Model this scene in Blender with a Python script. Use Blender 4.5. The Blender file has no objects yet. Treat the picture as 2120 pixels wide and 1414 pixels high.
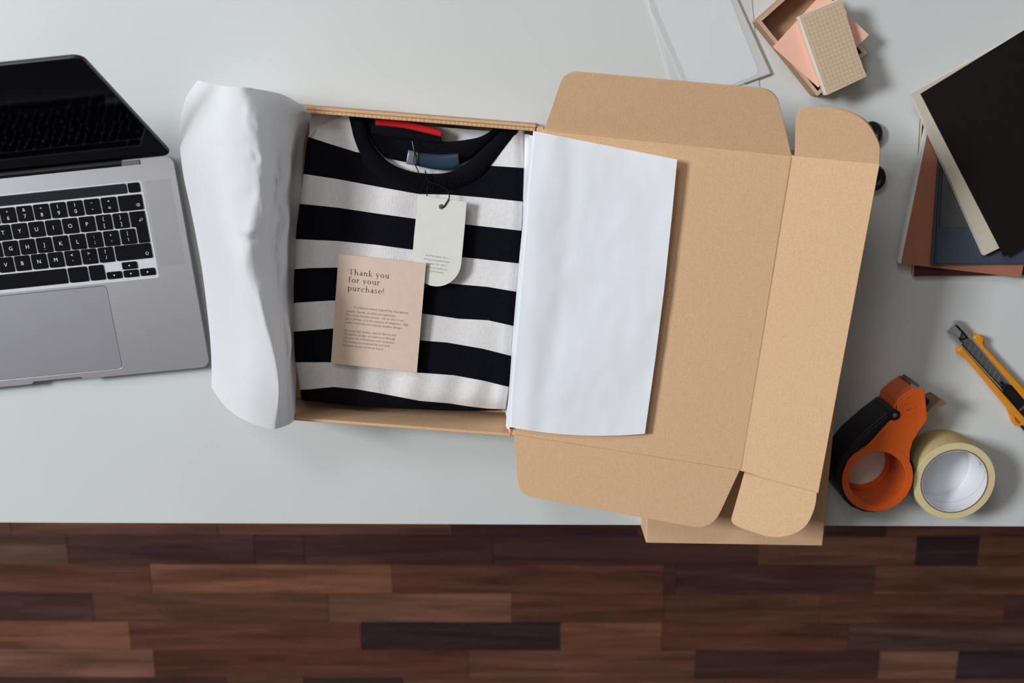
import bpy, bmesh, math, random
from mathutils import Vector, Matrix, noise
random.seed(7)
sc = bpy.context.scene
COL = sc.collection
PI = math.pi
R = math.radians

# ------------------------------------------------------------------ camera, sky, lights, exposure
DZ = 0.74                                   # height of the desk top over the floor
CAM_H, TILT, LENS = 1.13, 13.5, 35.0
cam = bpy.data.cameras.new('camera')
cam_o = bpy.data.objects.new('camera', cam)
COL.objects.link(cam_o)
cam_o.location = (0, 0, DZ + CAM_H)
cam_o.rotation_euler = (-R(TILT), 0, 0)
cam.lens = LENS
cam.sensor_width = 36.0
cam.clip_start = 0.02
cam.dof.use_dof = True
cam.dof.focus_distance = 1.07
cam.dof.aperture_fstop = 4.5
sc.camera = cam_o

world = bpy.data.worlds.new('room_light')
sc.world = world
world.use_nodes = True
bg = world.node_tree.nodes['Background']
bg.inputs['Color'].default_value = (1.0, 0.88, 0.80, 1)
bg.inputs['Strength'].default_value = 0.085

def area(name, loc, target, size, size_y, power, color):
    l = bpy.data.lights.new(name, 'AREA')
    l.shape = 'RECTANGLE'
    l.size, l.size_y = size, size_y
    l.energy = power
    l.color = color
    o = bpy.data.objects.new(name, l)
    COL.objects.link(o)
    o.location = loc
    o.rotation_euler = (Vector(target) - Vector(loc)).to_track_quat('-Z', 'Y').to_euler()
    return o

def sun_side(name, az, el, dist, w, h, power, color, target=(0.1, -0.15)):
    az, el = R(az), R(el)
    return area(name, (target[0] + dist*math.cos(el)*math.cos(az), target[1] + dist*math.cos(el)*math.sin(az), DZ + dist*math.sin(el)),
                (target[0], target[1], DZ), w, h, power, color)
sun_side('window_light', 164, 40, 6.5, 1.5, 1.2, 326.0, (0.95, 0.99, 1.0))
sun_side('back_left_fill', 120, 46, 5.0, 1.4, 1.2, 36.0, (0.95, 0.99, 1.0))  # added fill from the back left, widens the window light
area('overhead_fill', (-0.6, 0.5, DZ + 2.2), (-0.2, 0.0, DZ), 1.3, 1.3, 4.0, (1.0, 0.95, 0.90))  # added overhead fill, lifts the shade and the laptop deck's reflection

sc.view_settings.view_transform = 'Standard'
sc.view_settings.look = 'None'
sc.view_settings.gamma = 1.0
sc.view_settings.use_curve_mapping = False
sc.view_settings.exposure = 0.0

# ------------------------------------------------------------------ survey helpers
FPX = LENS / 36.0 * 2120
CAM = Vector((0, 0, DZ + CAM_H))
_ca, _sa = math.cos(R(TILT)), math.sin(R(TILT))

def ray(px, py):
    u = (px - 1060) / FPX
    v = -(py - 707) / FPX
    return Vector((u, v*_ca - _sa, -v*_sa - _ca))

def P(px, py, h=0.0):
    """the point of the room, h above the desk top, that the photograph shows at px, py"""
    d = ray(px, py)
    return CAM + d * ((DZ + h - CAM.z) / d.z)

def plane3(a, b, c):
    n = (b - a).cross(c - a).normalized()
    if n.z < 0: n = -n
    return (a, n)

def PL(px, py, pl, off=0.0):
    d = ray(px, py)
    a, n = pl
    return CAM + d * ((a + n*off - CAM).dot(n) / d.dot(n))

def lerp(a, b, t): return a + (b - a) * t

def poly_at(pts, t):
    """position along a polyline given as (key, values...) sorted by key"""
    if t <= pts[0][0]: return pts[0][1:]
    for a, b in zip(pts, pts[1:]):
        if t <= b[0]:
            k = (t - a[0]) / max(1e-9, b[0] - a[0])
            return tuple(lerp(x, y, k) for x, y in zip(a[1:], b[1:]))
    return pts[-1][1:]

def catmull(pts, n):
    """smooth resampling of a list of Vectors into n+1 points"""
    out = []
    m = len(pts) - 1
    for i in range(n + 1):
        s = i / n * m
        k = min(int(s), m - 1)
        t = s - k
        p1, p2 = pts[k], pts[k + 1]
        p0 = pts[k - 1] if k > 0 else p1 * 2 - p2
        p3 = pts[k + 2] if k + 2 <= m else p2 * 2 - p1
        out.append(0.5 * ((2*p1) + (p2 - p0)*t + (2*p0 - 5*p1 + 4*p2 - p3)*t*t + (3*p1 - p0 - 3*p2 + p3)*t*t*t))
    return out

def curve2(pts, n):
    return [(v.x, v.y) for v in catmull([Vector((p[0], p[1], 0)) for p in pts], n)]

# ------------------------------------------------------------------ materials
MATS = {}
def mat(name, color, rough=0.5, metal=0.0, spec=0.5, noise=0.0, nscale=200.0, bump=0.0, bscale=400.0,
        stretch=(1, 1, 1), coat=0.0, alpha=1.0, sheen=0.0, transl=0.0):
    m = bpy.data.materials.new(name)
    m.use_nodes = True
    nt = m.node_tree
    b = nt.nodes['Principled BSDF']
    b.inputs['Base Color'].default_value = (*color, 1)
    b.inputs['Roughness'].default_value = rough
    b.inputs['Metallic'].default_value = metal
    b.inputs['Specular IOR Level'].default_value = spec
    b.inputs['Coat Weight'].default_value = coat
    b.inputs['Sheen Weight'].default_value = sheen
    b.inputs['Alpha'].default_value = alpha
    if transl:
        out = nt.nodes['Material Output']
        tr = nt.nodes.new('ShaderNodeBsdfTranslucent')
        tr.inputs['Color'].default_value = (*color, 1)
        mx = nt.nodes.new('ShaderNodeMixShader')
        mx.inputs[0].default_value = transl
        nt.links.new(b.outputs[0], mx.inputs[1])
        nt.links.new(tr.outputs[0], mx.inputs[2])
        nt.links.new(mx.outputs[0], out.inputs['Surface'])
    tc = nt.nodes.new('ShaderNodeTexCoord')
    mp = nt.nodes.new('ShaderNodeMapping')
    mp.inputs['Scale'].default_value = stretch
    nt.links.new(tc.outputs['Object'], mp.inputs['Vector'])
    if noise:
        n = nt.nodes.new('ShaderNodeTexNoise')
        n.inputs['Scale'].default_value = nscale
        n.inputs['Detail'].default_value = 4
        nt.links.new(mp.outputs[0], n.inputs['Vector'])
        r = nt.nodes.new('ShaderNodeValToRGB')
        r.color_ramp.elements[0].position = 0.3
        r.color_ramp.elements[1].position = 0.7
        r.color_ramp.elements[0].color = (*[c*(1-noise) for c in color], 1)
        r.color_ramp.elements[1].color = (*[min(1, c*(1+noise)) for c in color], 1)
        nt.links.new(n.outputs['Fac'], r.inputs[0])
        nt.links.new(r.outputs[0], b.inputs['Base Color'])
    if bump:
        n2 = nt.nodes.new('ShaderNodeTexNoise')
        n2.inputs['Scale'].default_value = bscale
        n2.inputs['Detail'].default_value = 3
        nt.links.new(mp.outputs[0], n2.inputs['Vector'])
        bp = nt.nodes.new('ShaderNodeBump')
        bp.inputs['Strength'].default_value = bump
        bp.inputs['Distance'].default_value = 0.001
        nt.links.new(n2.outputs['Fac'], bp.inputs['Height'])
        nt.links.new(bp.outputs[0], b.inputs['Normal'])
    MATS[name] = m
    return m

def add_lines(m, axis_scale, rot, strength, color=None, width=0.5, bump=0.0):
    """fine parallel lines (cardboard flutes, knit ribs) on a material: colour and relief"""
    nt = m.node_tree
    b = nt.nodes['Principled BSDF']
    tc = nt.nodes.new('ShaderNodeTexCoord')
    mp = nt.nodes.new('ShaderNodeMapping')
    mp.inputs['Rotation'].default_value = (0, 0, rot)
    nt.links.new(tc.outputs['Object'], mp.inputs['Vector'])
    w = nt.nodes.new('ShaderNodeTexWave')
    w.bands_direction = 'X'
    w.inputs['Scale'].default_value = axis_scale
    w.inputs['Distortion'].default_value = 0.6
    w.inputs['Detail'].default_value = 2
    nt.links.new(mp.outputs[0], w.inputs['Vector'])
    if strength:
        mix = nt.nodes.new('ShaderNodeMix')
        mix.data_type = 'RGBA'
        mix.blend_type = 'MULTIPLY'
        mix.inputs[0].default_value = strength
        src = b.inputs['Base Color'].links[0].from_socket if b.inputs['Base Color'].links else None
        if src: nt.links.new(src, mix.inputs[6])
        else: mix.inputs[6].default_value = b.inputs['Base Color'].default_value
        nt.links.new(w.outputs['Color'], mix.inputs[7])
        nt.links.new(mix.outputs[2], b.inputs['Base Color'])
    if bump:
        bp = nt.nodes.new('ShaderNodeBump')
        bp.inputs['Strength'].default_value = bump
        bp.inputs['Distance'].default_value = 0.0006
        nt.links.new(w.outputs['Fac'], bp.inputs['Height'])
        if b.inputs['Normal'].links:
            nt.links.new(b.inputs['Normal'].links[0].from_socket, bp.inputs['Normal'])
        nt.links.new(bp.outputs[0], b.inputs['Normal'])

mat('desk_white', (0.68, 0.705, 0.71), 0.42, noise=0.015, nscale=6, bump=0.03, bscale=900)
mat('desk_leg', (0.6, 0.6, 0.6), 0.4, metal=0.6)
mat('aluminium', (0.43, 0.425, 0.455), 0.42, metal=0.75, noise=0.03, nscale=900)
mat('aluminium_bright', (0.74, 0.74, 0.80), 0.35, metal=0.25)
mat('aluminium_pad', (0.33, 0.32, 0.36), 0.45, metal=0.6, noise=0.02, nscale=30)
mat('chrome', (0.7, 0.69, 0.7), 0.2, metal=1.0)
mat('key_black', (0.005, 0.005, 0.008), 0.5, spec=0.06)
mat('touch_strip', (0.012, 0.016, 0.022), 0.3, spec=0.25)
mat('legend_white', (0.80, 0.80, 0.84), 0.6)
mat('screen_glass', (0.002, 0.0018, 0.004), 0.07, spec=0.055)
mat('aluminium_dark', (0.055, 0.05, 0.06), 0.45, metal=0.3)
mat('black_plastic', (0.008, 0.008, 0.011), 0.4, spec=0.4)
mat('cardboard', (0.74, 0.475, 0.29), 0.85, spec=0.15, noise=0.07, nscale=500, bump=0.12, bscale=700)
add_lines(MATS['cardboard'], 130, 0.08, 0.03, bump=0.04)
mat('cardboard_edge', (0.76, 0.47, 0.25), 0.9, spec=0.1, noise=0.1, nscale=400, bump=0.4, bscale=300, stretch=(1, 0.1, 1))
add_lines(MATS['cardboard_edge'], 70, 0.08, 0.15, bump=0.3)
mat('tissue', (0.93, 0.95, 0.99), 0.75, spec=0.2, bump=0.45, bscale=45, transl=0.32)
mat('tissue_flat', (0.88, 0.91, 0.975), 0.75, spec=0.2, bump=0.3, bscale=40, transl=0.07)
mat('knit_white', (0.86, 0.83, 0.835), 0.95, spec=0.1, noise=0.05, nscale=260, bump=0.25, bscale=500, sheen=0.2)
add_lines(MATS['knit_white'], 260, 0.08, 0.10, bump=0.35)
mat('knit_navy', (0.0042, 0.0042, 0.0085), 0.95, spec=0.1, noise=0.3, nscale=500, bump=0.25, bscale=600)
mat('knit_black', (0.0060, 0.0056, 0.0095), 0.95, spec=0.1, noise=0.3, nscale=500)
mat('red_tape', (0.70, 0.016, 0.022), 0.7, spec=0.2, bump=0.3, bscale=900)
mat('satin_blue', (0.014, 0.034, 0.066), 0.4, spec=0.4, bump=0.2, bscale=60)
mat('satin_silver', (0.26, 0.28, 0.36), 0.3, spec=0.7, metal=0.3)
mat('string_black', (0.006, 0.006, 0.008), 0.8, spec=0.2)
mat('tag_card', (0.80, 0.79, 0.74), 0.8, spec=0.2, noise=0.02, nscale=80)
mat('pink_card', (0.76, 0.57, 0.475), 0.8, spec=0.2, noise=0.03, nscale=120)
mat('ink_brown', (0.045, 0.022, 0.018), 0.8)
mat('ink_soft', (0.24, 0.165, 0.14), 0.9)
mat('ink_grey', (0.36, 0.35, 0.33), 0.9)
mat('eyelet', (0.16, 0.11, 0.09), 0.5)
mat('white_card', (0.86, 0.87, 0.96), 0.75, spec=0.2)
mat('glassine', (0.90, 0.915, 0.93), 0.5, spec=0.4, alpha=0.38)
mat('paper_edge', (0.33, 0.24, 0.22), 0.8)
mat('kraft_box', (0.47, 0.275, 0.165), 0.85, spec=0.15, noise=0.08, nscale=300)
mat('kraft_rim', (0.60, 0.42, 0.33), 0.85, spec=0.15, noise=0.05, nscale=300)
mat('salmon', (0.94, 0.54, 0.41), 0.8, spec=0.2, noise=0.02, nscale=60)
mat('page_white', (0.78, 0.77, 0.77), 0.85, spec=0.2, noise=0.03, nscale=800, stretch=(1, 1, 8))
mat('cream_page', (0.66, 0.59, 0.49), 0.85, spec=0.2, noise=0.02, nscale=90)
mat('dark_board', (0.013, 0.009, 0.009), 0.8, spec=0.12, noise=0.12, nscale=500, bump=0.15, bscale=900)
mat('maroon_cover', (0.075, 0.022, 0.018), 0.6, spec=0.3)
mat('terracotta', (0.40, 0.165, 0.10), 0.8, spec=0.25, noise=0.05, nscale=400, bump=0.1, bscale=900)
mat('slate_vinyl', (0.058, 0.072, 0.105), 0.45, spec=0.4, noise=0.04, nscale=200)
mat('slate_dark', (0.018, 0.022, 0.034), 0.45)
mat('clear_pocket', (0.085, 0.095, 0.095), 0.25, spec=0.5)
mat('orange_plastic', (0.64, 0.105, 0.015), 0.38, spec=0.45, noise=0.03, nscale=40)
mat('navy_plastic', (0.007, 0.0075, 0.016), 0.4, spec=0.4)
mat('brown_tape', (0.20, 0.105, 0.055), 0.35, spec=0.5)
mat('yellow_plastic', (0.78, 0.30, 0.022), 0.38, spec=0.5)
mat('steel', (0.50, 0.51, 0.52), 0.35, metal=0.6, noise=0.08, nscale=250)
mat('steel_dark', (0.13, 0.12, 0.115), 0.4, metal=0.3, noise=0.1, nscale=250)
mat('masking_tape', (0.63, 0.49, 0.245), 0.8, spec=0.2, noise=0.05, nscale=300)
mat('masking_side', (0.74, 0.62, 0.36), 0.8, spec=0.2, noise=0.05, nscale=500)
mat('core_brown', (0.20, 0.11, 0.075), 0.85)
mat('core_white', (0.80, 0.80, 0.86), 0.7, spec=0.25)
mat('hairline', (0.42, 0.42, 0.45), 0.8)
mat('subfloor', (0.05, 0.026, 0.018), 0.6)

def wood():
    m = bpy.data.materials.new('walnut_strip')
    m.use_nodes = True
    nt = m.node_tree
    b = nt.nodes['Principled BSDF']
    b.inputs['Roughness'].default_value = 0.42
    b.inputs['Specular IOR Level'].default_value = 0.35
    oi = nt.nodes.new('ShaderNodeObjectInfo')
    tc = nt.nodes.new('ShaderNodeTexCoord')
    ad = nt.nodes.new('ShaderNodeVectorMath'); ad.operation = 'ADD'
    cb = nt.nodes.new('ShaderNodeCombineXYZ')
    mu = nt.nodes.new('ShaderNodeMath'); mu.operation = 'MULTIPLY'; mu.inputs[1].default_value = 40
    nt.links.new(oi.outputs['Random'], mu.inputs[0])
    nt.links.new(mu.outputs[0], cb.inputs[0]); nt.links.new(mu.outputs[0], cb.inputs[1])
    nt.links.new(tc.outputs['Object'], ad.inputs[0]); nt.links.new(cb.outputs[0], ad.inputs[1])
    def streak(scale, sx, sy, lo, hi, dist=0.8):
        mp = nt.nodes.new('ShaderNodeMapping'); mp.inputs['Scale'].default_value = (sx, sy, 1)
        nt.links.new(ad.outputs[0], mp.inputs[0])
        n = nt.nodes.new('ShaderNodeTexNoise')
        n.inputs['Scale'].default_value = scale; n.inputs['Detail'].default_value = 5
        n.inputs['Distortion'].default_value = dist
        nt.links.new(mp.outputs[0], n.inputs['Vector'])
        r = nt.nodes.new('ShaderNodeMapRange')
        r.inputs['From Min'].default_value = 0.32; r.inputs['From Max'].default_value = 0.68
        r.inputs['To Min'].default_value = lo; r.inputs['To Max'].default_value = hi
        nt.links.new(n.outputs['Fac'], r.inputs['Value'])
        return r.outputs[0]
    a = streak(1.6, 1.6, 22, 0.50, 1.28)
    c = streak(4, 3, 75, 0.82, 1.14)
    mm = nt.nodes.new('ShaderNodeMath'); mm.operation = 'MULTIPLY'
    nt.links.new(a, mm.inputs[0]); nt.links.new(c, mm.inputs[1])
    mx = nt.nodes.new('ShaderNodeVectorMath'); mx.operation = 'SCALE'
    nt.links.new(oi.outputs['Color'], mx.inputs[0]); nt.links.new(mm.outputs[0], mx.inputs['Scale'])
    nt.links.new(mx.outputs[0], b.inputs['Base Color'])
    MATS['walnut'] = m
wood()

def grid_paper():
    m = mat('grid_kraft', (0.68, 0.51, 0.375), 0.85, spec=0.15, noise=0.03, nscale=200)
    nt = m.node_tree
    b = nt.nodes['Principled BSDF']
    uv = nt.nodes.new('ShaderNodeUVMap')
    sp = nt.nodes.new('ShaderNodeSeparateXYZ')
    nt.links.new(uv.outputs[0], sp.inputs[0])
    def math_(op, a, bb=None):
        n = nt.nodes.new('ShaderNodeMath'); n.operation = op
        if hasattr(a, 'links'): nt.links.new(a, n.inputs[0])
        else: n.inputs[0].default_value = a
        if bb is not None:
            if hasattr(bb, 'links'): nt.links.new(bb, n.inputs[1])
            else: n.inputs[1].default_value = bb
        return n.outputs[0]
    def line(s, cnt, lo, hi):
        f = math_('FRACT', math_('MULTIPLY', s, cnt))
        l = math_('LESS_THAN', f, 0.10)
        return math_('MULTIPLY', math_('MULTIPLY', l, 1.0), 1.0)
    lx, ly = line(sp.outputs[0], 12, 0, 1), line(sp.outputs[1], 20, 0, 1)
    g = math_('MAXIMUM', lx, ly)
    # the print stops short of the cover's border
    def inside(s, lo, hi):
        return math_('MULTIPLY', math_('GREATER_THAN', s, lo), math_('LESS_THAN', s, hi))
    g = math_('MULTIPLY', g, math_('MULTIPLY', inside(sp.outputs[0], 0.06, 0.95), inside(sp.outputs[1], 0.03, 0.97)))
    g = math_('MULTIPLY', g, 0.38)
    mix = nt.nodes.new('ShaderNodeMix'); mix.data_type = 'RGBA'
    nt.links.new(g, mix.inputs[0])
    nt.links.new(b.inputs['Base Color'].links[0].from_socket, mix.inputs[6])
    mix.inputs[7].default_value = (0.16, 0.10, 0.065, 1)
    nt.links.new(mix.outputs[2], b.inputs['Base Color'])
grid_paper()

def grille():
    m = mat('speaker_dots', (0.37, 0.365, 0.39), 0.45, metal=0.7)
    nt = m.node_tree
    b = nt.nodes['Principled BSDF']
    tc = nt.nodes.new('ShaderNodeTexCoord')
    v = nt.nodes.new('ShaderNodeTexVoronoi')
    v.inputs['Scale'].default_value = 900
    v.inputs['Randomness'].default_value = 0.0
    nt.links.new(tc.outputs['Object'], v.inputs['Vector'])
    r = nt.nodes.new('ShaderNodeValToRGB')
    r.color_ramp.elements[0].position = 0.25; r.color_ramp.elements[0].color = (0.10, 0.10, 0.105, 1)
    r.color_ramp.elements[1].position = 0.42; r.color_ramp.elements[1].color = (0.38, 0.375, 0.395, 1)
    nt.links.new(v.outputs['Distance'], r.inputs[0])
    nt.links.new(r.outputs[0], b.inputs['Base Color'])
grille()

# ------------------------------------------------------------------ object helpers
ORG = {}
def tag(o, label=None, cat=None, group=None, kind=None):
    if label: o['label'] = label
    if cat: o['category'] = cat
    if group: o['group'] = group
    if kind: o['kind'] = kind
    return o

def thing(name, label, cat, loc, group=None):
    o = bpy.data.objects.new(name, None)
    o.empty_display_size = 0.02
    COL.objects.link(o)
    o.location = loc
    ORG[o.name] = Vector(loc)
    return tag(o, label, cat, group)

def link_mesh(name, me, parent, org, mats):
    for m in (mats if isinstance(mats, (list, tuple)) else [mats]):
        me.materials.append(MATS[m])
    o = bpy.data.objects.new(name, me)
    COL.objects.link(o)
    po = ORG[parent.name] if parent else Vector((0, 0, 0))
    if parent: o.parent = parent
    o.location = org - po
    ORG[o.name] = org.copy()
    return o

def mk(name, bm, mats, parent=None, smooth=False, org=None):
    """one mesh object out of a bmesh given in room coordinates"""
    bmesh.ops.recalc_face_normals(bm, faces=bm.faces)
    if org is None:
        xs = [v.co for v in bm.verts]
        org = Vector([(min(c[i] for c in xs) + max(c[i] for c in xs)) / 2 for i in range(3)])
        org.z = min(c.z for c in xs)
    for v in bm.verts: v.co -= org
    for f in bm.faces: f.smooth = smooth
    me = bpy.data.meshes.new(name)
    bm.to_mesh(me); bm.free()
    return link_mesh(name, me, parent, org, mats)

def smooth_by_angle(o, ang=40):
    for p in o.data.polygons: p.use_smooth = True
    try:
        o.data.set_sharp_from_angle(angle=R(ang))
    except Exception: pass
    return o

def solid(o, t, off=0.0):
    s = o.modifiers.new('thickness', 'SOLIDIFY')
    s.thickness = t; s.offset = off
    return o

def prism(bm, outer, d, holes=(), mi=0):
    """flat polygon (with holes) given as 3-D points, pushed along vector d"""
    d = Vector(d)
    geom_e = []
    allv = []
    for loop in [outer] + list(holes):
        vs = [bm.verts.new(p) for p in loop]
        allv += vs
        geom_e += [bm.edges.new((vs[i], vs[(i + 1) % len(vs)])) for i in range(len(vs))]
    if holes:
        r = bmesh.ops.triangle_fill(bm, edges=geom_e, use_beauty=True, use_dissolve=False)
        fs = [g for g in r['geom'] if isinstance(g, bmesh.types.BMFace)]
    else:
        fs = [bm.faces.new(allv)]
    ex = bmesh.ops.extrude_face_region(bm, geom=fs)
    nv = [g for g in ex['geom'] if isinstance(g, bmesh.types.BMVert)]
    bmesh.ops.translate(bm, verts=nv, vec=d)
    for f in bm.faces:
        if f.material_index == 0 and mi: f.material_index = mi
    return bm

def bev(bm, w, seg=2, ang=35):
    es = [e for e in bm.edges if len(e.link_faces) == 2 and e.calc_face_angle(0) > R(ang)]
    bmesh.ops.bevel(bm, geom=es, offset=w, segments=seg, affect='EDGES', profile=0.5, clamp_overlap=True)
    return bm

def rrect(x0, y0, x1, y1, r, n=5):
    pts = []
    for cx, cy, a0 in ((x1 - r, y1 - r, 0), (x0 + r, y1 - r, 90), (x0 + r, y0 + r, 180), (x1 - r, y0 + r, 270)):
        for i in range(n + 1):
            a = R(a0 + 90 * i / n)
            pts.append((cx + r*math.cos(a), cy + r*math.sin(a)))
    return pts

def sheet(rows, closed=False):
    """bmesh from a grid of points"""
    bm = bmesh.new()
    vs = [[bm.verts.new(p) for p in row] for row in rows]
    for i in range(len(vs) - 1):
        for j in range(len(vs[0]) - 1):
            bm.faces.new((vs[i][j], vs[i][j+1], vs[i+1][j+1], vs[i+1][j]))
    return bm

def tube(bm, path, r, n=8, cap=True):
    rings = []
    for i, p in enumerate(path):
        a = path[max(0, i - 1)]; b = path[min(len(path) - 1, i + 1)]
        t = (b - a).normalized()
        up = Vector((0, 0, 1)) if abs(t.z) < 0.9 else Vector((1, 0, 0))
        s = t.cross(up).normalized(); u = s.cross(t)
        rr = r[i] if isinstance(r, (list, tuple)) else r
        rings.append([bm.verts.new(p + (s*math.cos(2*PI*k/n) + u*math.sin(2*PI*k/n))*rr) for k in range(n)])
    for a, b in zip(rings, rings[1:]):
        for k in range(n):
            bm.faces.new((a[k], a[(k+1) % n], b[(k+1) % n], b[k]))
    if cap:
        bm.faces.new(rings[0]); bm.faces.new(list(reversed(rings[-1])))
    return bm

def lathe(bm, prof, cx, cy, n=64, mi=None):
    """closed profile of (r, z) turned around a vertical axis"""
    m = len(prof)
    rings = [[bm.verts.new((cx + r*math.cos(2*PI*k/n), cy + r*math.sin(2*PI*k/n), z)) for r, z in prof] for k in range(n)]
    for k in range(n):
        a, b = rings[k], rings[(k+1) % n]
        for i in range(m):
            f = bm.faces.new((a[i], a[(i+1) % m], b[(i+1) % m], b[i]))
            if mi: f.material_index = mi[i]
    return bm

def obox(bm, c, ux, uy, uz):
    """box from a centre and three half-axis vectors"""
    vs = []
    for sx in (-1, 1):
        for sy in (-1, 1):
            for sz in (-1, 1):
                vs.append(bm.verts.new(c + ux*sx + uy*sy + uz*sz))
    for f in ((0,1,3,2),(4,6,7,5),(0,4,5,1),(2,3,7,6),(0,2,6,4),(1,5,7,3)):
        bm.faces.new([vs[i] for i in f])
    return bm

class Frame:
    """local axes lying on the desk: (x, y, h) to a room point"""
    def __init__(s, o, ang):
        s.o = Vector((o[0], o[1], DZ)); s.x = Vector((math.cos(ang), math.sin(ang), 0)); s.y = Vector((-math.sin(ang), math.cos(ang), 0)); s.ang = ang; s.n = Vector((0, 0, 1))
    def __call__(s, x, y, h=0.0): return s.o + s.x*x + s.y*y + Vector((0, 0, h))

class Frame3:
    """axes on a tilted flat thing: origin, a point along x, and the normal"""
    def __init__(s, o, xdir, n):
        s.o = o; s.n = n.normalized(); s.x = (xdir - s.n*xdir.dot(s.n)).normalized(); s.y = s.n.cross(s.x)
    def __call__(s, x, y, h=0.0): return s.o + s.x*x + s.y*y + s.n*h
    def loc(s, p): d = p - s.o; return d.dot(s.x), d.dot(s.y)

UP = Vector((0, 0, 1))

def text_mesh(body, size, spacing=1.0, align='LEFT', line=1.0):
    cu = bpy.data.curves.new('lettering', 'FONT')
    cu.body = body; cu.size = size; cu.space_character = spacing; cu.space_line = line
    cu.align_x = align
    cu.resolution_u = 3
    o = bpy.data.objects.new('lettering', cu)
    COL.objects.link(o)
    bpy.context.view_layer.update()
    dg = bpy.context.evaluated_depsgraph_get()
    me = bpy.data.meshes.new_from_object(o.evaluated_get(dg))
    bpy.data.objects.remove(o); bpy.data.curves.remove(cu)
    me.materials.clear()
    return me

def place_flat(name, me, fr, x, y, h, m, parent, center=False):
    """lettering laid on a surface of frame fr"""
    if center and len(me.vertices):
        xs = [v.co.x for v in me.vertices]; ys = [v.co.y for v in me.vertices]
        cx, cy = (min(xs)+max(xs))/2, (min(ys)+max(ys))/2
    else: cx = cy = 0
    org = fr(x, y, h)
    for v in me.vertices:
        a, b, z = v.co.x - cx, v.co.y - cy, v.co.z
        v.co = fr.x*a + fr.y*b + fr.n*z
    return link_mesh(name, me, parent, org, m)

# ------------------------------------------------------------------ floor of walnut strips
bm = bmesh.new(); prism(bm, [(-2.2, -2.0, -0.03), (2.2, -2.0, -0.03), (2.2, 1.2, -0.03), (-2.2, 1.2, -0.03)], (0, 0, 0.018))
floor = tag(mk('floor', bm, 'subfloor'), kind='structure')
TONE = {'k': (0.040, 0.020, 0.022), 'd': (0.066, 0.028, 0.024), 'r': (0.112, 0.041, 0.028), 'm': (0.125, 0.052, 0.033),
        'w': (0.175, 0.070, 0.041), 'l': (0.180, 0.082, 0.054), 'g': (0.105, 0.056, 0.042), 'n': (0.042, 0.026, 0.034)}
FA = -0.0022
rows = [  # photograph y of the upper joint, ends of the strips along the row
    (1109-60, [(-300, 'm'), (20, 'm'), (450, 'm'), (935, 'd'), (1320, 'r'), (1710, 'd'), (1837, 'm'), (2030, 'r'), (2500, None)]),
    (1109, [(-260, 'g'), (140, 'd'), (527, 'd'), (630, 'd'), (1020, 'd'), (1570, 'm'), (1897, 'k'), (2027, 'm'), (2450, None)]),
    (1169.5, [(-340, 'r'), (312, 'w'), (812, 'r'), (1375, 'd'), (1400, 'd'), (1812, 'm'), (2400, None)]),
    (1230, [(-200, 'd'), (193, 'm'), (680, 'l'), (1060, 'r'), (1375, 'm'), (1698, 'r'), (2080, 'd'), (2500, None)]),
    (1289.5, [(-310, 'w'), (270, 'r'), (748, 'k'), (1160, 'w'), (1370, 'r'), (1757, 'g'), (2480, None)]),
    (1347, [(-250, 'l'), (320, 'r'), (970, 'm'), (1440, 'd'), (1820, 'l'), (1982, 'n'), (2440, None)]),
    (1404.5, [(-280, 'd'), (470, 'm'), (630, 'k'), (835, 'm'), (1500, 'r'), (1900, 'm'), (2500, None)]),
]
PITCH = 0.0648
y_ref = P(1060, 1169.5, -DZ).y
def strip(x0, x1, ytop, tone):
    bm = bmesh.new()
    g = 0.0003
    c = math.cos(FA); s = math.sin(FA)
    pts = [(x0+g, ytop-PITCH+g), (x1-g, ytop-PITCH+g), (x1-g, ytop-g), (x0+g, ytop-g)]
    prism(bm, [Vector((x*c - (y)*s*0, y + x*s, -0.012)) for x, y in pts], (0, 0, 0.012))
    bev(bm, 0.0006, 1)
    o = mk('floor_plank', bm, 'walnut', floor)
    k = random.uniform(1.04, 1.20)
    o.color = (*[v*k for v in TONE[tone]], 1)
for i, (py, ends) in enumerate(rows):
    ytop = y_ref - (i - 2) * PITCH
    for (xa, t), (xb, _) in zip(ends, ends[1:]):
        strip(P(xa, py + 30, -DZ).x, P(xb, py + 30, -DZ).x, ytop, t)
for i in (-3, -2, -1, 7, 8, 9):
    ytop = y_ref - (i - 2) * PITCH
    x = -1.35 - random.random()*0.2
    while x < 1.35:
        w = random.uniform(0.2, 0.5)
        strip(x, x + w, ytop, random.choice('drmwdg'))
        x += w

# ------------------------------------------------------------------ desk
e0, e1 = P(0, 1083, 0), P(2120, 1091, 0)
dang = math.atan2(e1.y - e0.y, e1.x - e0.x)
mid = (e0 + e1) / 2
DF = Frame((mid.x, mid.y), dang)
desk = thing('desk', 'wide white desk with a straight front edge over the dark wood floor', 'desk', (0, -0.05, 0))
bm = bmesh.new()
prism(bm, [DF(x, y, -0.026) for x, y in ((-0.95, 0), (0.95, 0), (0.95, 0.88), (-0.95, 0.88))], (0, 0, 0.026))
bev(bm, 0.0015, 2)
mk('desktop', bm, 'desk_white', desk)
for x in (-0.88, 0.88):
    for y in (0.25, 0.81):
        bm = bmesh.new()
        c = DF(x, y, 0); c.z = (DZ - 0.026) / 2
        obox(bm, c, DF.x*0.022, DF.y*0.022, UP*((DZ - 0.026)/2)); bev(bm, 0.003, 1)
        mk('leg', bm, 'desk_leg', desk)

# ------------------------------------------------------------------ laptop
BH = 0.0162
LF0 = P(357, 321, BH)
LANG = R(5.75)
LF = Frame((LF0.x, LF0.y), LANG)            # origin: back right corner, x to the right, y to the back
LW, LD = 0.358, 0.2425
laptop = thing('laptop', 'open grey laptop with black keys and a dark glossy screen at the left', 'laptop', LF(-LW/2, -LD/2, 0))
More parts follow.
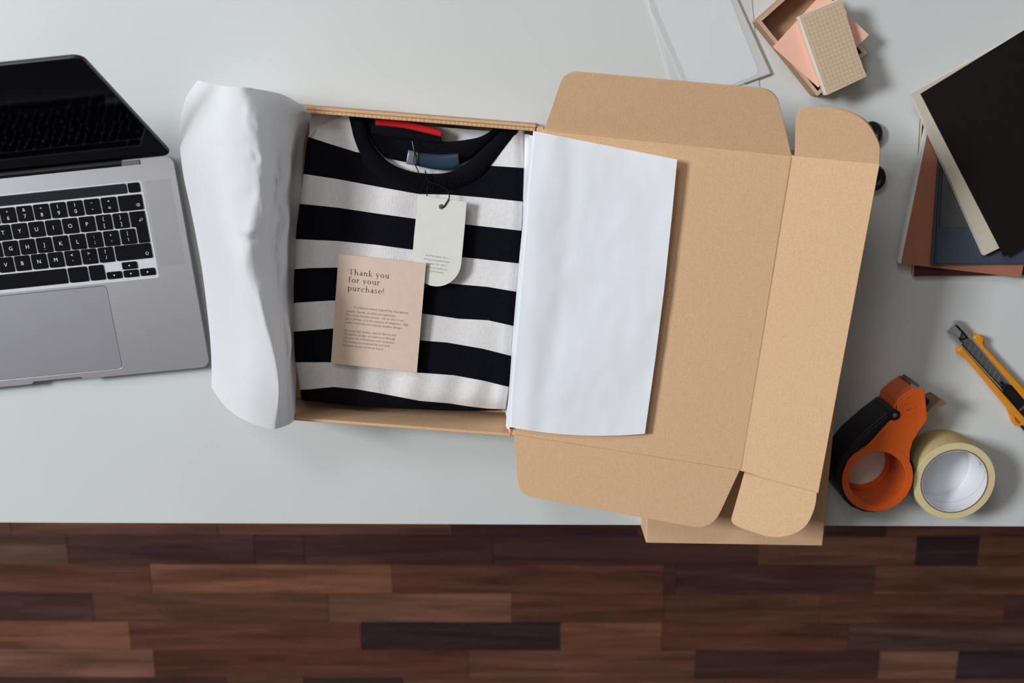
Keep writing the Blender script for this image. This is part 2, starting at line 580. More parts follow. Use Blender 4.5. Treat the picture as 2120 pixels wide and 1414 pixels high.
# keyboard: the field of keys is 14.5 units wide; its right side measured in the photo
U = 0.01915
def loc_of(px, py, h=BH):
    d = P(px, py, h) - LF.o
    return d.dot(LF.x), d.dot(LF.y)
s_ = 450/2120
def crop2(x, y): return loc_of(x*s_, 360 + y*s_)
kx_eq, ky0 = crop2(1065, 303)                   # centre of the = key
_, ky1 = crop2(1177, 457); _, ky2 = crop2(1247, 612); _, ky3 = crop2(1031, 789)
KR = kx_eq + 0.5*U + 1.5*U                      # right end of the field
KL = KR - 14.5*U
well_t = ky0 + U*0.5 + 0.0124; well_b = ky3 - U*1.58
def body_outline(inset=0.0):
    pts = rrect(-LW + inset, -LD + inset, -inset, -inset, 0.010 - inset, 6)
    # thumb notch in the middle of the front edge
    out = []
    for i, p in enumerate(pts):
        out.append(p)
        if i == 3*7 - 1:
            c = -LW/2; y = -LD + inset
            out += [(c - 0.031, y), (c - 0.028, y + 0.0028), (c + 0.028, y + 0.0028), (c + 0.031, y)]
    return out
bm = bmesh.new(); prism(bm, [LF(x, y, 0.0022) for x, y in body_outline(0.0015)], (0, 0, BH - 0.0022 - 0.0014)); bev(bm, 0.0012, 2, 60)
mk('base_shell', bm, 'aluminium', laptop)
well = [LF(x, y, BH - 0.0014) for x, y in rrect(KL - 0.0012, well_b, KR + 0.0012, well_t, 0.0022, 3)]
px_r, py_t = loc_of(0 + 1030*s_, 560 + 148*s_); px_r2, py_b = loc_of(1178*s_, 560 + 955*s_)
pad_r = (loc_of(1046*s_, 560+190*s_)[0] + loc_of(1180*s_, 560+900*s_)[0]) / 2
pad_l = -LW - pad_r
pad = rrect(pad_l, py_b, pad_r, py_t, 0.004, 4)
padhole = [LF(x, y, BH - 0.0014) for x, y in rrect(pad_l - 0.0003, py_b - 0.0003, pad_r + 0.0003, py_t + 0.0003, 0.0043, 4)]
bm = bmesh.new(); prism(bm, [LF(x, y, BH - 0.0014) for x, y in body_outline()], (0, 0, 0.0014), holes=[well, padhole])
bev(bm, 0.0004, 2, 60)
mk('palm_deck', bm, 'aluminium', laptop)
bm = bmesh.new(); prism(bm, [LF(x, y, BH - 0.0013) for x, y in pad], (0, 0, 0.00115)); bev(bm, 0.0002, 1, 60)
mk('trackpad', bm, 'aluminium_pad', laptop)
# lip round the key well, the edge's catch-light put into its paler colour
bm = bmesh.new()
prism(bm, [LF(x, y, BH - 0.0002) for x, y in rrect(KL - 0.0024, well_b - 0.0014, KR + 0.0024, well_t + 0.0012, 0.003, 4)], (0, 0, 0.00035),
      holes=[[LF(x, y, BH - 0.0002) for x, y in rrect(KL - 0.0010, well_b + 0.0002, KR + 0.0010, well_t - 0.0002, 0.002, 4)]])
tag(mk('well_rim', bm, 'aluminium_bright', laptop), 'rim around the keys, edge highlight put into its pale colour')
bm = bmesh.new()
prism(bm, [LF(x, y, BH - 0.00138) for x, y in rrect(KL - 0.001, well_b + .0002, KR + 0.001, well_t - .0002, 0.002, 4)], (0, 0, 0.0003))
mk('key_well', bm, 'aluminium_bright', laptop)
for a, b in ((KR + 0.0055, -0.0075), (-LW + 0.0075, KL - 0.0055)):
    bm = bmesh.new()
    prism(bm, [LF(x, y, BH - 0.0003) for x, y in rrect(a, well_b + 0.011, b, well_t, 0.001, 2)], (0, 0, 0.00036))
    mk('speaker_grille', bm, 'speaker_dots', laptop)
LEG = []
KC = {}
def key(xl, xr, yc, hgt=None, legend=None, poly=None, top=0.0003, m='key_black', name='key'):
    g = 0.00105
    hh = (U/2 - g) if hgt is None else hgt/2
    pts = poly if poly else rrect(xl + g, yc - hh, xr - g, yc + hh, 0.0016, 3)
    bm = bmesh.new()
    prism(bm, [LF(x, y, BH - 0.0010) for x, y in pts], (0, 0, 0.0010 + top)); bev(bm, 0.0003, 2, 60)
    k = mk(name, bm, m, laptop)
    if legend:
        for (txt, dx, dy, sz) in legend:
            me = text_mesh(txt, sz)
            place_flat('legend', me, LF, (xl + xr)/2 + dx, yc + dy, BH + top + 0.00006, 'legend_white', k, center=True)
    return k
def pair(a, b): return [(a, 0, 0.0042, 0.0052), (b, 0, -0.0030, 0.0062)]
row0 = [('\u00b1', '\u00a7'), ('!', '1'), ('@', '2'), ('\u00a3', '3'), ('$', '4'), ('%', '5'), ('^', '6'), ('&', '7'), ('*', '8'), ('(', '9'), (')', '0'), ('\u2013', '-'), ('+', '=')]
for i, (a, b) in enumerate(row0):
    key(KL + i*U, KL + (i+1)*U, ky0, legend=pair(a, b))
def strokes(name, k, segs, r=0.00028):
    bm = bmesh.new()
    for pts in segs:
        for (xa, ya), (xb, yb) in zip(pts, pts[1:]):
            d = Vector((xb-xa, yb-ya, 0)); L = d.length
            t = d.normalized(); n = Vector((-t.y, t.x, 0))
            A = Vector((xa, ya, 0)) - t*r; B = Vector((xb, yb, 0)) + t*r
            q = [A - n*r, B - n*r, B + n*r, A + n*r]
            prism(bm, [LF(v.x, v.y, BH + 0.00031) for v in q], (0, 0, 0.00008))
    return mk(name, bm, 'legend_white', k)
k = key(KL + 13*U, KR, ky0)
cx, cy = KR - 0.0062, ky0 - 0.0030
strokes('legend', k, [[(cx-.0021, cy), (cx-.0008, cy+.0015), (cx+.0018, cy+.0015), (cx+.0018, cy-.0015), (cx-.0008, cy-.0015), (cx-.0021, cy)], [(cx-.0003, cy+.0007), (cx+.0011, cy-.0007)], [(cx-.0003, cy-.0007), (cx+.0011, cy+.0007)]], 0.00017)
key(KL, KL + 1.5*U, ky1)
for i, c in enumerate('QWERTYUIOP'):
    key(KL + (1.5+i)*U, KL + (2.5+i)*U, ky1, legend=[(c, 0, 0, 0.0062)])
for i, (a, b) in enumerate((('{', '['), ('}', ']'))):
    key(KL + (11.5+i)*U, KL + (12.5+i)*U, ky1, legend=[(a, 0, .0038, .0055), (b, 0, -.0038, .0055)])
g = 0.00105
xe = KL + 13.5*U
yt, yb = ky1 + U/2 - g, ky2 - U/2 + g
k = key(xe, KR, ky1, poly=[(xe + g, yt), (xe + g, ky1 - U/2 + g), (xe + .25*U + g, ky1 - U/2 + g), (xe + .25*U + g, yb), (KR - g, yb), (KR - g, yt)])
cx, cy = KR - 0.0062, ky1 - 0.0012
strokes('legend', k, [[(cx+.0018, cy+.0016), (cx+.0021, cy+.0004), (cx+.0012, cy-.0006), (cx-.0018, cy-.0006)], [(cx-.0007, cy+.0005), (cx-.0019, cy-.0006), (cx-.0007, cy-.0017)], [(cx+.0018, cy+.0016), (cx+.0002, cy+.0016)]], 0.0002)
key(KL, KL + 1.75*U, ky2)
for i, c in enumerate('ASDFGHJKL'):
    key(KL + (1.75+i)*U, KL + (2.75+i)*U, ky2, legend=[(c, 0, 0, 0.0062)] + ([('_', 0, -.0050, .004)] if c in 'FJ' else []))
for i, (a, b) in enumerate(((':', ';'), ('"', "'"), ('|', '\\'))):
    key(KL + (10.75+i)*U, KL + (11.75+i)*U, ky2, legend=[(a, 0, .0036, .0058), (b, 0, -.0030, .0058)])
key(KL, KL + 1.25*U, ky3)
key(KL + 1.25*U, KL + 2.25*U, ky3, legend=[('~', 0, .0036, .0055), ('`', 0, -.0030, .0055)])
for i, c in enumerate('ZXCVBNM'):
    key(KL + (2.25+i)*U, KL + (3.25+i)*U, ky3, legend=[(c, 0, 0, 0.0062)])
for i, (a, b) in enumerate((('<', ','), ('>', '.'), ('?', '/'))):
    key(KL + (9.25+i)*U, KL + (10.25+i)*U, ky3, legend=[(a, 0, .0036, .0058), (b, 0, -.0030, .0058)])
k = key(KL + 12.25*U, KR, ky3)
cx, cy = KR - 0.0062, ky3 - 0.0030
strokes('legend', k, [[(cx-.0020, cy), (cx, cy+.0020), (cx+.0020, cy), (cx+.0010, cy), (cx+.0010, cy-.0016), (cx-.0010, cy-.0016), (cx-.0010, cy), (cx-.0020, cy)]], 0.0002)
ky4 = ky3 - U
for a, b in ((0, 1), (1, 2), (2, 3), (3, 4.25), (4.25, 9.25), (9.25, 10.5), (10.5, 11.5)):
    key(KL + a*U, KL + b*U, ky4)
hh = U/2 - 0.0014
def arrow(xc, yc, kx, ang):
    t = [(0.0013*math.cos(R(ang + q)), 0.0013*math.sin(R(ang + q))) for q in (0, 120, 240)]
    bm = bmesh.new(); prism(bm, [LF(xc + a, yc + b, BH + 0.00031) for a, b in t], (0, 0, 0.00008))
    mk('legend', bm, 'legend_white', kx)
for a, yc, ang in ((11.5, ky4 - U/4 , 180), (12.5, ky4 + U/4 - .0003, 90), (12.5, ky4 - U/4 , 270), (13.5, ky4 - U/4, 0)):
    kx = key(KL + a*U, KL + (a+1)*U, yc, hgt=hh)
    arrow(KL + (a + .5)*U, yc, kx, ang)
yt_ = ky0 + U*0.5 + 0.0010
key(KL, KL + 1.0*U, yt_ + 0.0055, hgt=0.0104)
key(KL + 1.0*U, KR - 0.78*U, yt_ + 0.0055, hgt=0.0104, m='touch_strip', name='touch_strip')
key(KR - 0.78*U, KR, yt_ + 0.0055, hgt=0.0104)
# screen
OPEN = R(26.5)                                 # the lid leans back this far from upright
SH = 0.2155
pv = LF(0, -0.0008, 0.0158)
sy = LF.y*math.sin(OPEN) + UP*math.cos(OPEN)   # up along the screen
sn = (-LF.y)*math.cos(OPEN) + UP*math.sin(OPEN)  # out of the glass
def SP(x, y, d=0.0): return pv + LF.x*x + sy*y + sn*d
scr = bmesh.new()
prism(scr, [SP(x, y, -0.005) for x, y in rrect(-LW, 0.0015, 0, SH, 0.010, 6)], sn*0.0042); bev(scr, 0.001, 2, 60)
lid = mk('screen_lid', scr, 'aluminium_dark', laptop)
bm = bmesh.new(); prism(bm, [SP(x, y, -0.0008) for x, y in rrect(-LW + 0.0006, 0.0025, -0.0006, SH - 0.0006, 0.0094, 6)], sn*0.0009); bev(bm, 0.0002, 1, 60)
mk('screen_glass', bm, 'screen_glass', lid)
bm = bmesh.new(); tube(bm, [LF(-LW + 0.0575, -0.0024, 0.0145), LF(-0.0575, -0.0024, 0.0145)], 0.0044, 14)
mk('hinge_cover', bm, 'black_plastic', laptop, smooth=False)
for x in (-LW + 0.0475, -0.0475):
    bm = bmesh.new(); obox(bm, LF(x, -0.0034, 0.0155), LF.x*0.0098, LF.y*0.0024, UP*0.0022); bev(bm, 0.0008, 1)
    tag(mk('hinge', bm, 'chrome', laptop), 'small bright metal hinge')
for x in (-LW + 0.03, -0.03):
    for y in (-LD + 0.03, -0.03):
        bm = bmesh.new(); tube(bm, [LF(x, y, 0.0), LF(x, y, 0.0024)], 0.008, 16)
        mk('foot', bm, 'black_plastic', laptop)

# ------------------------------------------------------------------ shipping box with its lid folded open to the right
BXH = 0.080
TL, TR, BR_, BL = P(622, 213, BXH), P(1115, 258, BXH), P(1058, 905, BXH), P(612, 880, BXH)
v1 = (TR - BR_).normalized()
h1 = ((TR - TL).normalized() + (BR_ - BL).normalized()).normalized()
v2 = Vector((-h1.y, h1.x, 0))
vy = (v1 + v2).normalized(); vx = Vector((vy.y, -vy.x, 0))
BXW, BXL = 0.270, (TR - BR_).length
bc = (TR + BR_)/2 - vx*(BXW/2)
BF = Frame((bc.x, bc.y), math.atan2(vx.y, vx.x))
box = thing('shipping_box', 'open brown cardboard shipping box with its long lid folded out to the right', 'box', BF(0, 0, 0))
def slab(x0, y0, x1, y1, z0, z1, r, m, name, parent, seg=3):
    bm = bmesh.new()
    prism(bm, [BF(x, y, z0) for x, y in ((x0, y0), (x1, y0), (x1, y1), (x0, y1))], (0, 0, z1 - z0))
    if r: bev(bm, r, seg)
    return mk(name, bm, m, parent)
hw, hl = BXW/2, BXL/2
slab(-hw, -hl, hw, hl, 0.0002, 0.0035, 0.0005, 'cardboard', 'bottom_panel', box, 1)
WT = 0.0085
WF = 0.0036
slab(-hw, hl - 0.0036, hw - 0.001, hl, 0.0036, BXH, 0.0015, 'cardboard', 'back_wall', box)
slab(-hw, -hl, hw - 0.001, -hl + WF, 0.0036, BXH - 0.001, 0.0012, 'cardboard', 'front_wall', box)
slab(-hw, -hl + WF + .0001, -hw + 0.004, hl - WT, 0.0036, BXH - 0.022, 0.001, 'cardboard', 'left_wall', box, 1)
slab(hw - 0.0038, -hl + WF + .0001, hw, hl - WT, 0.0036, BXH - 0.001, 0.001, 'cardboard', 'hinge_wall', box, 1)
# ribbed inner half of the back rim, and the corner tabs
o = slab(-hw + 0.004, hl - 0.0072, hw - 0.002, hl - 0.0037, 0.0036, BXH - 0.0004, 0.0012, 'cardboard_edge', 'inner_fold', box, 2)
tag(o, 'ribbed inner fold of the back wall')
for sy in (1, -1):
    bm = bmesh.new()
    prism(bm, [BF(hw + x, sy*(hl - y), 0.066) for x, y in ((-0.001, 0.001), (0.007, 0.002), (0.007, 0.009), (-0.001, 0.012))], (0, 0, 0.012)); bev(bm, 0.001, 1)
    mk('corner_tab', bm, 'cardboard', box)
T3 = 0.003
FH = 0.106
Ahin, Bhin = BF(hw, -hl, BXH), BF(hw, hl, BXH)
Cf, Df = P(1535, 975, FH), P(1640, 322, FH)
lidpl = plane3(Ahin, Bhin, (Cf + Df)/2)
def panel(name, pxs, pl, m='cardboard', parent=box, corner=None, t=T3, b=0.0003):
    pts = [PL(x, y, pl) for x, y in pxs]
    bm = bmesh.new()
    prism(bm, pts, -pl[1]*t)
    if b: bev(bm, b, 2, 50)
    return mk(name, bm, m, parent)
def rounded(pts, radii, n=6):
    """round the corners of a px polygon"""
    out = []
    m = len(pts)
    for i, p in enumerate(pts):
        r = radii.get(i, 0)
        if not r: out.append(p); continue
        a, b, c = Vector(pts[i-1]), Vector(p), Vector(pts[(i+1) % m])
        u, w = (a - b).normalized(), (c - b).normalized()
        s, e = b + u*r, b + w*r
        for k in range(n + 1):
            t = k/n
            q = s*(1-t)*(1-t) + b*2*t*(1-t) + e*t*t
            out.append((q.x, q.y))
    return out
A_px, B_px = (1063, 899), (1124, 268)
panel('lid_panel', [A_px, (1533, 974), (1638, 321), B_px], lidpl)
# side wings
f0, f1 = PL(1128, 267, lidpl), PL(1637, 321, lidpl)
wtop = plane3(f0, f1, P(1390, 168, 0.122))
panel('side_wing', rounded([(1126, 270.5), (1168, 148), (1607, 187), (1639.5, 324.5)], {1: 26, 2: 32}), wtop)
f0, f1 = PL(1064, 900, lidpl), PL(1532, 975, lidpl)
wbot = plane3(f0, f1, P(1270, 1062, 0.090))
panel('side_wing', rounded([(1064, 897.5), (1532, 972.5), (1474, 1098), (1074, 1025)], {2: 42, 3: 30}), wbot)
tuck = plane3(Cf, Df, P(1757, 680, 0.140))
tf = panel('tuck_flap', [(1531, 974), (1694, 1021), (1821, 339), (1636, 321)], tuck)
f0, f1 = PL(1646, 321, tuck), PL(1820, 338, tuck)
etop = plane3(f0, f1, P(1735, 230, 0.146))
tag(panel('tuck_ear', rounded([(1645, 323.5), (1820, 340.5), (1822, 300), (1795, 248), (1740, 225), (1648, 224)], {2: 14, 3: 30, 4: 30, 5: 22}), etop), 'rounded upper ear of the tuck flap')
f0, f1 = PL(1540, 980, tuck), PL(1690, 1020, tuck)
ebot = plane3(f0, f1, P(1600, 1106, 0.128))
tag(panel('tuck_ear', rounded([(1541, 978), (1512, 1081), (1530, 1092), (1605, 1117), (1668, 1098), (1690, 1045), (1691, 1016)], {1: 10, 2: 10, 3: 30, 4: 30, 5: 20}), ebot), 'rounded lower ear of the tuck flap')

mat('cardboard_crease', (0.60, 0.37, 0.215), 0.9, spec=0.1, noise=0.06, nscale=500)
def crease(a, b, pl, w=0.0007, label='pressed fold line'):
    A, B = PL(*a, pl, 0.00015), PL(*b, pl, 0.00015)
    n = (B - A).cross(pl[1]).normalized()*w/2
    bm = bmesh.new(); prism(bm, [A - n, B - n, B + n, A + n], pl[1]*0.0002)
    return tag(mk('crease', bm, 'cardboard_crease', box), label)
crease((1066, 899.5), (1531, 973), wbot)
crease((1132, 270), (1634, 321.5), lidpl)
crease((1637.8, 326), (1534, 970), lidpl, 0.0011)
crease((1541, 980), (1688, 1018.5), tuck)
crease((1647, 322), (1817, 338.5), tuck, 0.0006)

# ------------------------------------------------------------------ small closed box under the lid
SBH = 0.048
a, b = P(1337, 1124, SBH), P(1703, 1130, SBH)
SF = Frame((a.x, a.y), math.atan2(b.y - a.y, b.x - a.x))
sw, sd = (b - a).length, 0.205
sbox = thing('small_box', 'small closed cardboard box under the open lid at the desk front edge', 'box', SF(sw/2, sd/2, 0))
bm = bmesh.new(); prism(bm, [SF(x, y, 0) for x, y in ((0, 0), (sw, 0), (sw, sd), (0, sd))], (0, 0, SBH - 0.0022)); bev(bm, 0.0012, 2)
mk('body', bm, 'cardboard', sbox)
bm = bmesh.new(); prism(bm, [SF(x, y, SBH - 0.0022) for x, y in ((0.0003, 0), (sw - .0003, 0), (sw - .0003, sd), (.0003, sd))], (0, 0, 0.0022)); bev(bm, 0.0008, 2)
mk('top_flap', bm, 'cardboard', sbox)

# ------------------------------------------------------------------ tissue paper, right sheet: lies over the lid and lines the box
def right_sheet():
    rim = [(0, 1104, 271), (.2, 1091, 400), (.33, 1086, 480), (.5, 1077, 580), (.7, 1067, 700), (.88, 1057, 820), (1, 1055, 884)]
    edge = [(0, 1402, 330), (.2, 1391, 448), (.46, 1375, 600), (.72, 1357, 742), (1, 1335, 898)]
    rows = []
    N, M = 70, 60
    for i in range(N + 1):
        t = i / N
        rx, ry = poly_at(rim, t)
        ex, ey = poly_at(edge, t)
        v = lerp(hl - WT - 0.003, -hl + WF + 0.006, t)
        row = []
        # liner under the sweater, then up the hinge wall
        zl = 0.012 + 0.032 * max(0, min(1, (0.34 - t)/0.12))
        for k in range(9):
            x = lerp(-hw + 0.03, hw - 0.030, k/8)
            row.append(BF(x, v, zl + 0.0012*math.sin(9*t + k*1.7)*(1 if 0 < k < 8 else 0)))
        for x, z in ((-0.016, zl + 0.001), (-0.0085, zl + 0.008), (-0.0072, zl*.5 + 0.037), (-0.0068, 0.070), (-0.0058, 0.079), (-0.0030, 0.0845)):
            row.append(BF(hw + x + 0.0008*math.sin(11*t + z*90), v, z))
        base = len(row)
        for j in range(M + 1):
            s = j / M
            bulge = (1 - (2*s - 1)**2) * (t**10) * 10
            x, y = lerp(rx, ex, s), lerp(ry, ey, s) + bulge
            off = 0.0062 + 0.002*math.exp(-((s-.12)/.1)**2) + 0.007*s*s*(1 - 0.45*t)
            off += 0.0007*math.sin(5.5*s + 2.2*t + 1)*math.sin(3.1*t + 2*s) + 0.0006*math.exp(-((s - .26 - .05*math.sin(4*t))/.06)**2)*-1
            off += 0.0012*noise.noise(Vector((s*4, t*5, 2.0))) + 0.0004*noise.noise(Vector((s*11, t*13, 5.0)))
            row.append(PL(x, y, lidpl, off))
        rows.append(row)
    bm = sheet(rows)
    o = mk('tissue_paper', bm, 'tissue_flat', None, smooth=True)
    return tag(o, 'smooth white tissue sheet lying over the open box lid', 'paper', 'white tissue sheets lining the box')
right_sheet()

# left sheet: folded over the left wall in a high soft roll
def left_sheet():
    def C(pts, h): return (pts, h)
    curves = [
        ([(409, 166), (384, 205), (371, 262), (373, 310), (380, 365), (394, 430), (408, 500), (420, 570), (434, 690), (438, 760), (438, 802)], [.060, .045, .035, .030, .026, .022, .022, .022, .022, .022, .030]),
        ([(432, 173), (412, 225), (406, 280), (410, 330), (418, 390), (428, 450), (440, 515), (451, 580), (463, 690), (468, 775), (468, 843)], [.095, .085, .080, .078, .075, .074, .074, .074, .074, .074, .070]),
        ([(462, 178), (455, 225), (452, 280), (455, 330), (460, 390), (466, 450), (474, 515), (486, 580), (503, 690), (512, 790), (510, 872)], [.128, .129, .128, .127, .126, .126, .126, .126, .122, .117, .100]),
        ([(497, 180), (497, 230), (503, 280), (515, 330), (524, 385), (516, 450), (510, 515), (513, 572), (545, 670), (570, 790), (560, 888)], [.136, .141, .141, .141, .141, .141, .142, .144, .138, .130, .108]),
        ([(530, 184), (532, 230), (540, 285), (548, 335), (550, 390), (545, 450), (541, 515), (543, 575), (565, 675), (580, 795), (578, 886)], [.126, .136, .135, .135, .135, .134, .133, .134, .130, .124, .104]),
        ([(585, 196), (575, 240), (570, 288), (570, 335), (569, 392), (568, 450), (566, 515), (569, 580), (582, 680), (591, 790), (597, 879)], [.106, .108, .106, .105, .104, .104, .103, .104, .104, .101, .094]),
        ([(625, 218), (606, 236), (596, 286), (591, 330), (589, 390), (589, 450), (586, 520), (588, 590), (592, 690), (599, 785), (608, 872)], [.092, .090, .089, .089, .089, .089, .089, .089, .089, .088, .088]),
        ([(640, 232), (622, 247), (610, 290), (604, 335), (602, 392), (600, 450), (597, 515), (597, 590), (600, 690), (605, 780), (609, 868)], [.082, .062, .054, .052, .052, .052, .050, .052, .052, .056, .076]),
        ([(645, 238), (640, 256), (630, 295), (627, 340), (624, 392), (617, 455), (613, 520), (611, 590), (612, 690), (613, 770), (611, 862)], [.074, .044, .042, .042, .042, .042, .042, .042, .042, .042, .066]),
    ]
    NT, NS = 90, 72
    cols = []
    for pts, hs in curves:
        v = catmull([Vector((x, y, h*1000)) for (x, y), h in zip(pts, hs)], NT)
        cols.append(v)
    rnd = random.Random(3)
    waves = [(rnd.uniform(4, 16), rnd.uniform(4, 18), rnd.uniform(0, 6), rnd.uniform(.25, .8)) for _ in range(10)]
    rows = []
    for i in range(NT + 1):
        t = i / NT
        line = catmull([c[i] for c in cols], NS)
        row = []
        for j, q in enumerate(line):
            s = j / NS
            w = sum(a*math.sin(f*s*2 + g*t*2 + p) for f, g, p, a in waves) / 4
            k = min(1, 4*min(t, 1-t, s*1.2, (1-s)*2) + .1)
            rag = (6.0*math.sin(23*t + 1.3) + 4.0*math.sin(41*t)) * math.exp(-((s - .77)/.07)**2)
            crease = 9.0*math.exp(-((t - .565)/.012)**2)*math.exp(-((s-.42)/.07)**2)
            wr = 3.0*(abs(math.sin(7*s + 9*t + .6*math.sin(11*t))) - .6) * math.exp(-((s - .62)/.18)**2)
            nz = Vector((s*5.5, t*6.5, 0.3))
            rid = 0
            for o_, a_ in ((1.0, 1.0), (2.1, .55), (4.3, .25)):
                rid += a_*(abs(noise.noise(nz*o_ + Vector((o_*7.1, 1.7, 0)))) - .22)
            wr += -rid * (9.0*math.exp(-((s - .62)/.17)**2) + 2.0)
            row.append(P(q.x + rag*min(1, 6*min(t, 1-t)), q.y, (q.z + (w*1.6 + wr)*k - crease) / 1000))
        rows.append(row)
    bm = sheet(rows)
    o = mk('tissue_paper', bm, 'tissue', None, smooth=True)
    return tag(o, 'crumpled white tissue sheet rolled over the left box wall beside the laptop', 'paper', 'white tissue sheets lining the box')
left_sheet()

# ------------------------------------------------------------------ striped sweater
SWH = 0.058
sweater = thing('sweater', 'folded white and navy striped knit sweater with black ribbed collar, in the box', 'sweater', BF(0, 0, 0.014))
Lc = [(236, 640), (285, 638), (300, 634), (360, 628), (422, 621), (470, 614), (520, 611), (600, 608), (690, 608), (745, 611), (790, 619), (812, 622), (850, 626)]
Rc = [(236, 1086), (270, 1086), (340, 1089), (420, 1088), (480, 1084), (545, 1080), (606, 1075), (676, 1069), (738, 1063), (800, 1054), (846, 1047), (860, 1046)]
stripes = [
    [(600, 280), (640, 284), (680, 297), (738, 315), (860, 330), (1014, 343), (1088, 348)],
    [(600, 357), (628, 360), (700, 371), (790, 388), (868, 402), (930, 403), (1000, 409), (1088, 418)],
    [(600, 420), (622, 422), (700, 430), (780, 442), (860, 453), (950, 463), (1083, 478)],
    [(600, 496), (613, 495), (700, 499), (780, 507), (854, 517), (955, 532), (1080, 546)],
    [(600, 558), (640, 555), (700, 554), (800, 568), (932, 587), (1010, 594), (1075, 605)],
    [(600, 628), (640, 625), (690, 622), (790, 637), (881, 650), (950, 660), (1010, 663), (1068, 676)],
    [(600, 687), (630, 685), (690, 680), (780, 692), (872, 705), (925, 709), (1000, 722), (1063, 738)],
    [(600, 750), (690, 750), (780, 761), (860, 771), (940, 777), (1000, 788), (1053, 801)],
    [(600, 808), (640, 806), (690, 801), (740, 806), (780, 813), (870, 830), (930, 835), (968, 841), (1010, 846), (1060, 848)],
]
bottom = [(600, 826), (624, 828), (714, 838), (790, 844), (854, 847), (930, 850), (979, 851), (1020, 850), (1060, 848)]
topc = [(600, 292), (637, 285), (641, 280), (648, 267), (679, 255), (718, 237), (722, 240), (731, 280), (740, 305), (752, 326), (775, 350), (812, 371), (855, 381), (900, 384), (948, 378), (985, 358), (1010, 334), (1040, 302), (1060, 283), (1078, 266), (1090, 262)]
def sx(y, s): return lerp(poly_at(Lc, y)[0], poly_at(Rc, y)[0], s)
NC = 130
def column(s):
    out = []
    for c in [topc] + stripes + [bottom]:
        y = 550.0
        for _ in range(6): y = poly_at(c, sx(y, s))[0]
        out.append(y)
    return out
def fabric_h(s, y):
    h = SWH + 0.0013*math.sin(9*s + y/90) * math.sin(y/61 + 2.3*s) + 0.0009*math.sin(26*s + y/150)
    h += 0.0016*math.exp(-((y - 800)/45)**2) * math.sin(38*s + y/60) * (0.3 + s)
    e = min(s, 1 - s)
    h -= 0.012 * (1 - min(1, e/0.055))**2
    b = 849 - y
    h -= 0.015 * (1 - min(1, max(0, b)/34))**2
    return h
SUB = 5
def sweater_body():
    bm = bmesh.new()
    grid, band = [], []
    ss = [-2, -1] + [0.5 - 0.5*math.cos(PI*k/NC)*1.0 if False else k/NC for k in range(NC + 1)] + [NC + 1, NC + 2]
    for idx, sv in enumerate(ss):
        s = 0.0 if idx < 2 else (1.0 if idx > NC + 2 else sv)
        skirt = (2 - idx) if idx < 2 else (idx - NC - 2 if idx > NC + 2 else 0)
        ys = column(s)
        col = []
        yt = ys[0]
        lim = ys[1:]
        edges = [yt] + [max(yt, y) for y in lim]
        for a, b in zip(edges, edges[1:]):
            for k in range(SUB):
                y = lerp(a, b, k/SUB)
                col.append(y)
        col.append(edges[-1])
        pts = []
        for y in col:
            h = fabric_h(s, y) - skirt*0.012
            x = sx(y, s) + (0.6*skirt if idx < 2 else -0.6*skirt)
            pts.append(P(x, y, h))
        # turned-under front edge
        y = col[-1]
        for k in (1, 2): pts.append(P(sx(y, s), y - 1.5*k, fabric_h(s, y) - skirt*0.012 - 0.013*k))
        grid.append([bm.verts.new(p) for p in pts])
    nrow = len(grid[0])
    for i in range(len(grid) - 1):
        for j in range(nrow - 1):
            bnd = min(j // SUB, 9)
            f = bm.faces.new((grid[i][j], grid[i+1][j], grid[i+1][j+1], grid[i][j+1]))
            f.material_index = bnd % 2
    bmesh.ops.remove_doubles(bm, verts=bm.verts, dist=0.00004)
    bmesh.ops.dissolve_degenerate(bm, edges=bm.edges, dist=0.00002)
    return mk('body', bm, ['knit_white', 'knit_navy'], sweater, smooth=True)
sweater_body()
def band(name, outer, inner, h_out, h_in, bulge, m, ribs, rib, parent=sweater, n=None):
    n = n or ribs*4
    o2, i2 = curve2(outer, n), curve2(inner, n)
    rows = []
    for k in range(n + 1):
        r = rib if (k % 4) in (1, 2) else 0
        row = []
        for j in range(7):
            t = j/6
            x, y = lerp(o2[k][0], i2[k][0], t), lerp(o2[k][1], i2[k][1], t)
            b = math.sin(PI*t)
            row.append(P(x, y, lerp(h_out, h_in, t) + bulge*b + r*min(1, b*3)))
        row.append(P(i2[k][0], i2[k][1], h_in - 0.004))
        row.insert(0, P(o2[k][0], o2[k][1], h_out - 0.003))
        rows.append(row)
    bm = sheet(rows)
    return mk(name, bm, m, parent, smooth=True)
outer = [(722, 237), (724, 262), (729, 290), (738, 314), (753, 341), (776, 364), (810, 384), (852, 395), (900, 398), (945, 391), (985, 372), (1014, 344), (1040, 312), (1061, 288), (1076, 268), (1080, 259)]
inner = [(757, 237), (759, 258), (765, 282), (776, 304), (795, 327), (818, 343), (848, 354), (880, 359), (912, 359), (936, 354), (955, 344), (975, 330), (997, 310), (1018, 290), (1036, 272), (1046, 259)]
tag(band('front_collar', outer, inner, SWH - 0.0005, SWH + 0.0005, 0.0030, 'knit_black', 110, 0.0011), 'black ribbed front neckband')
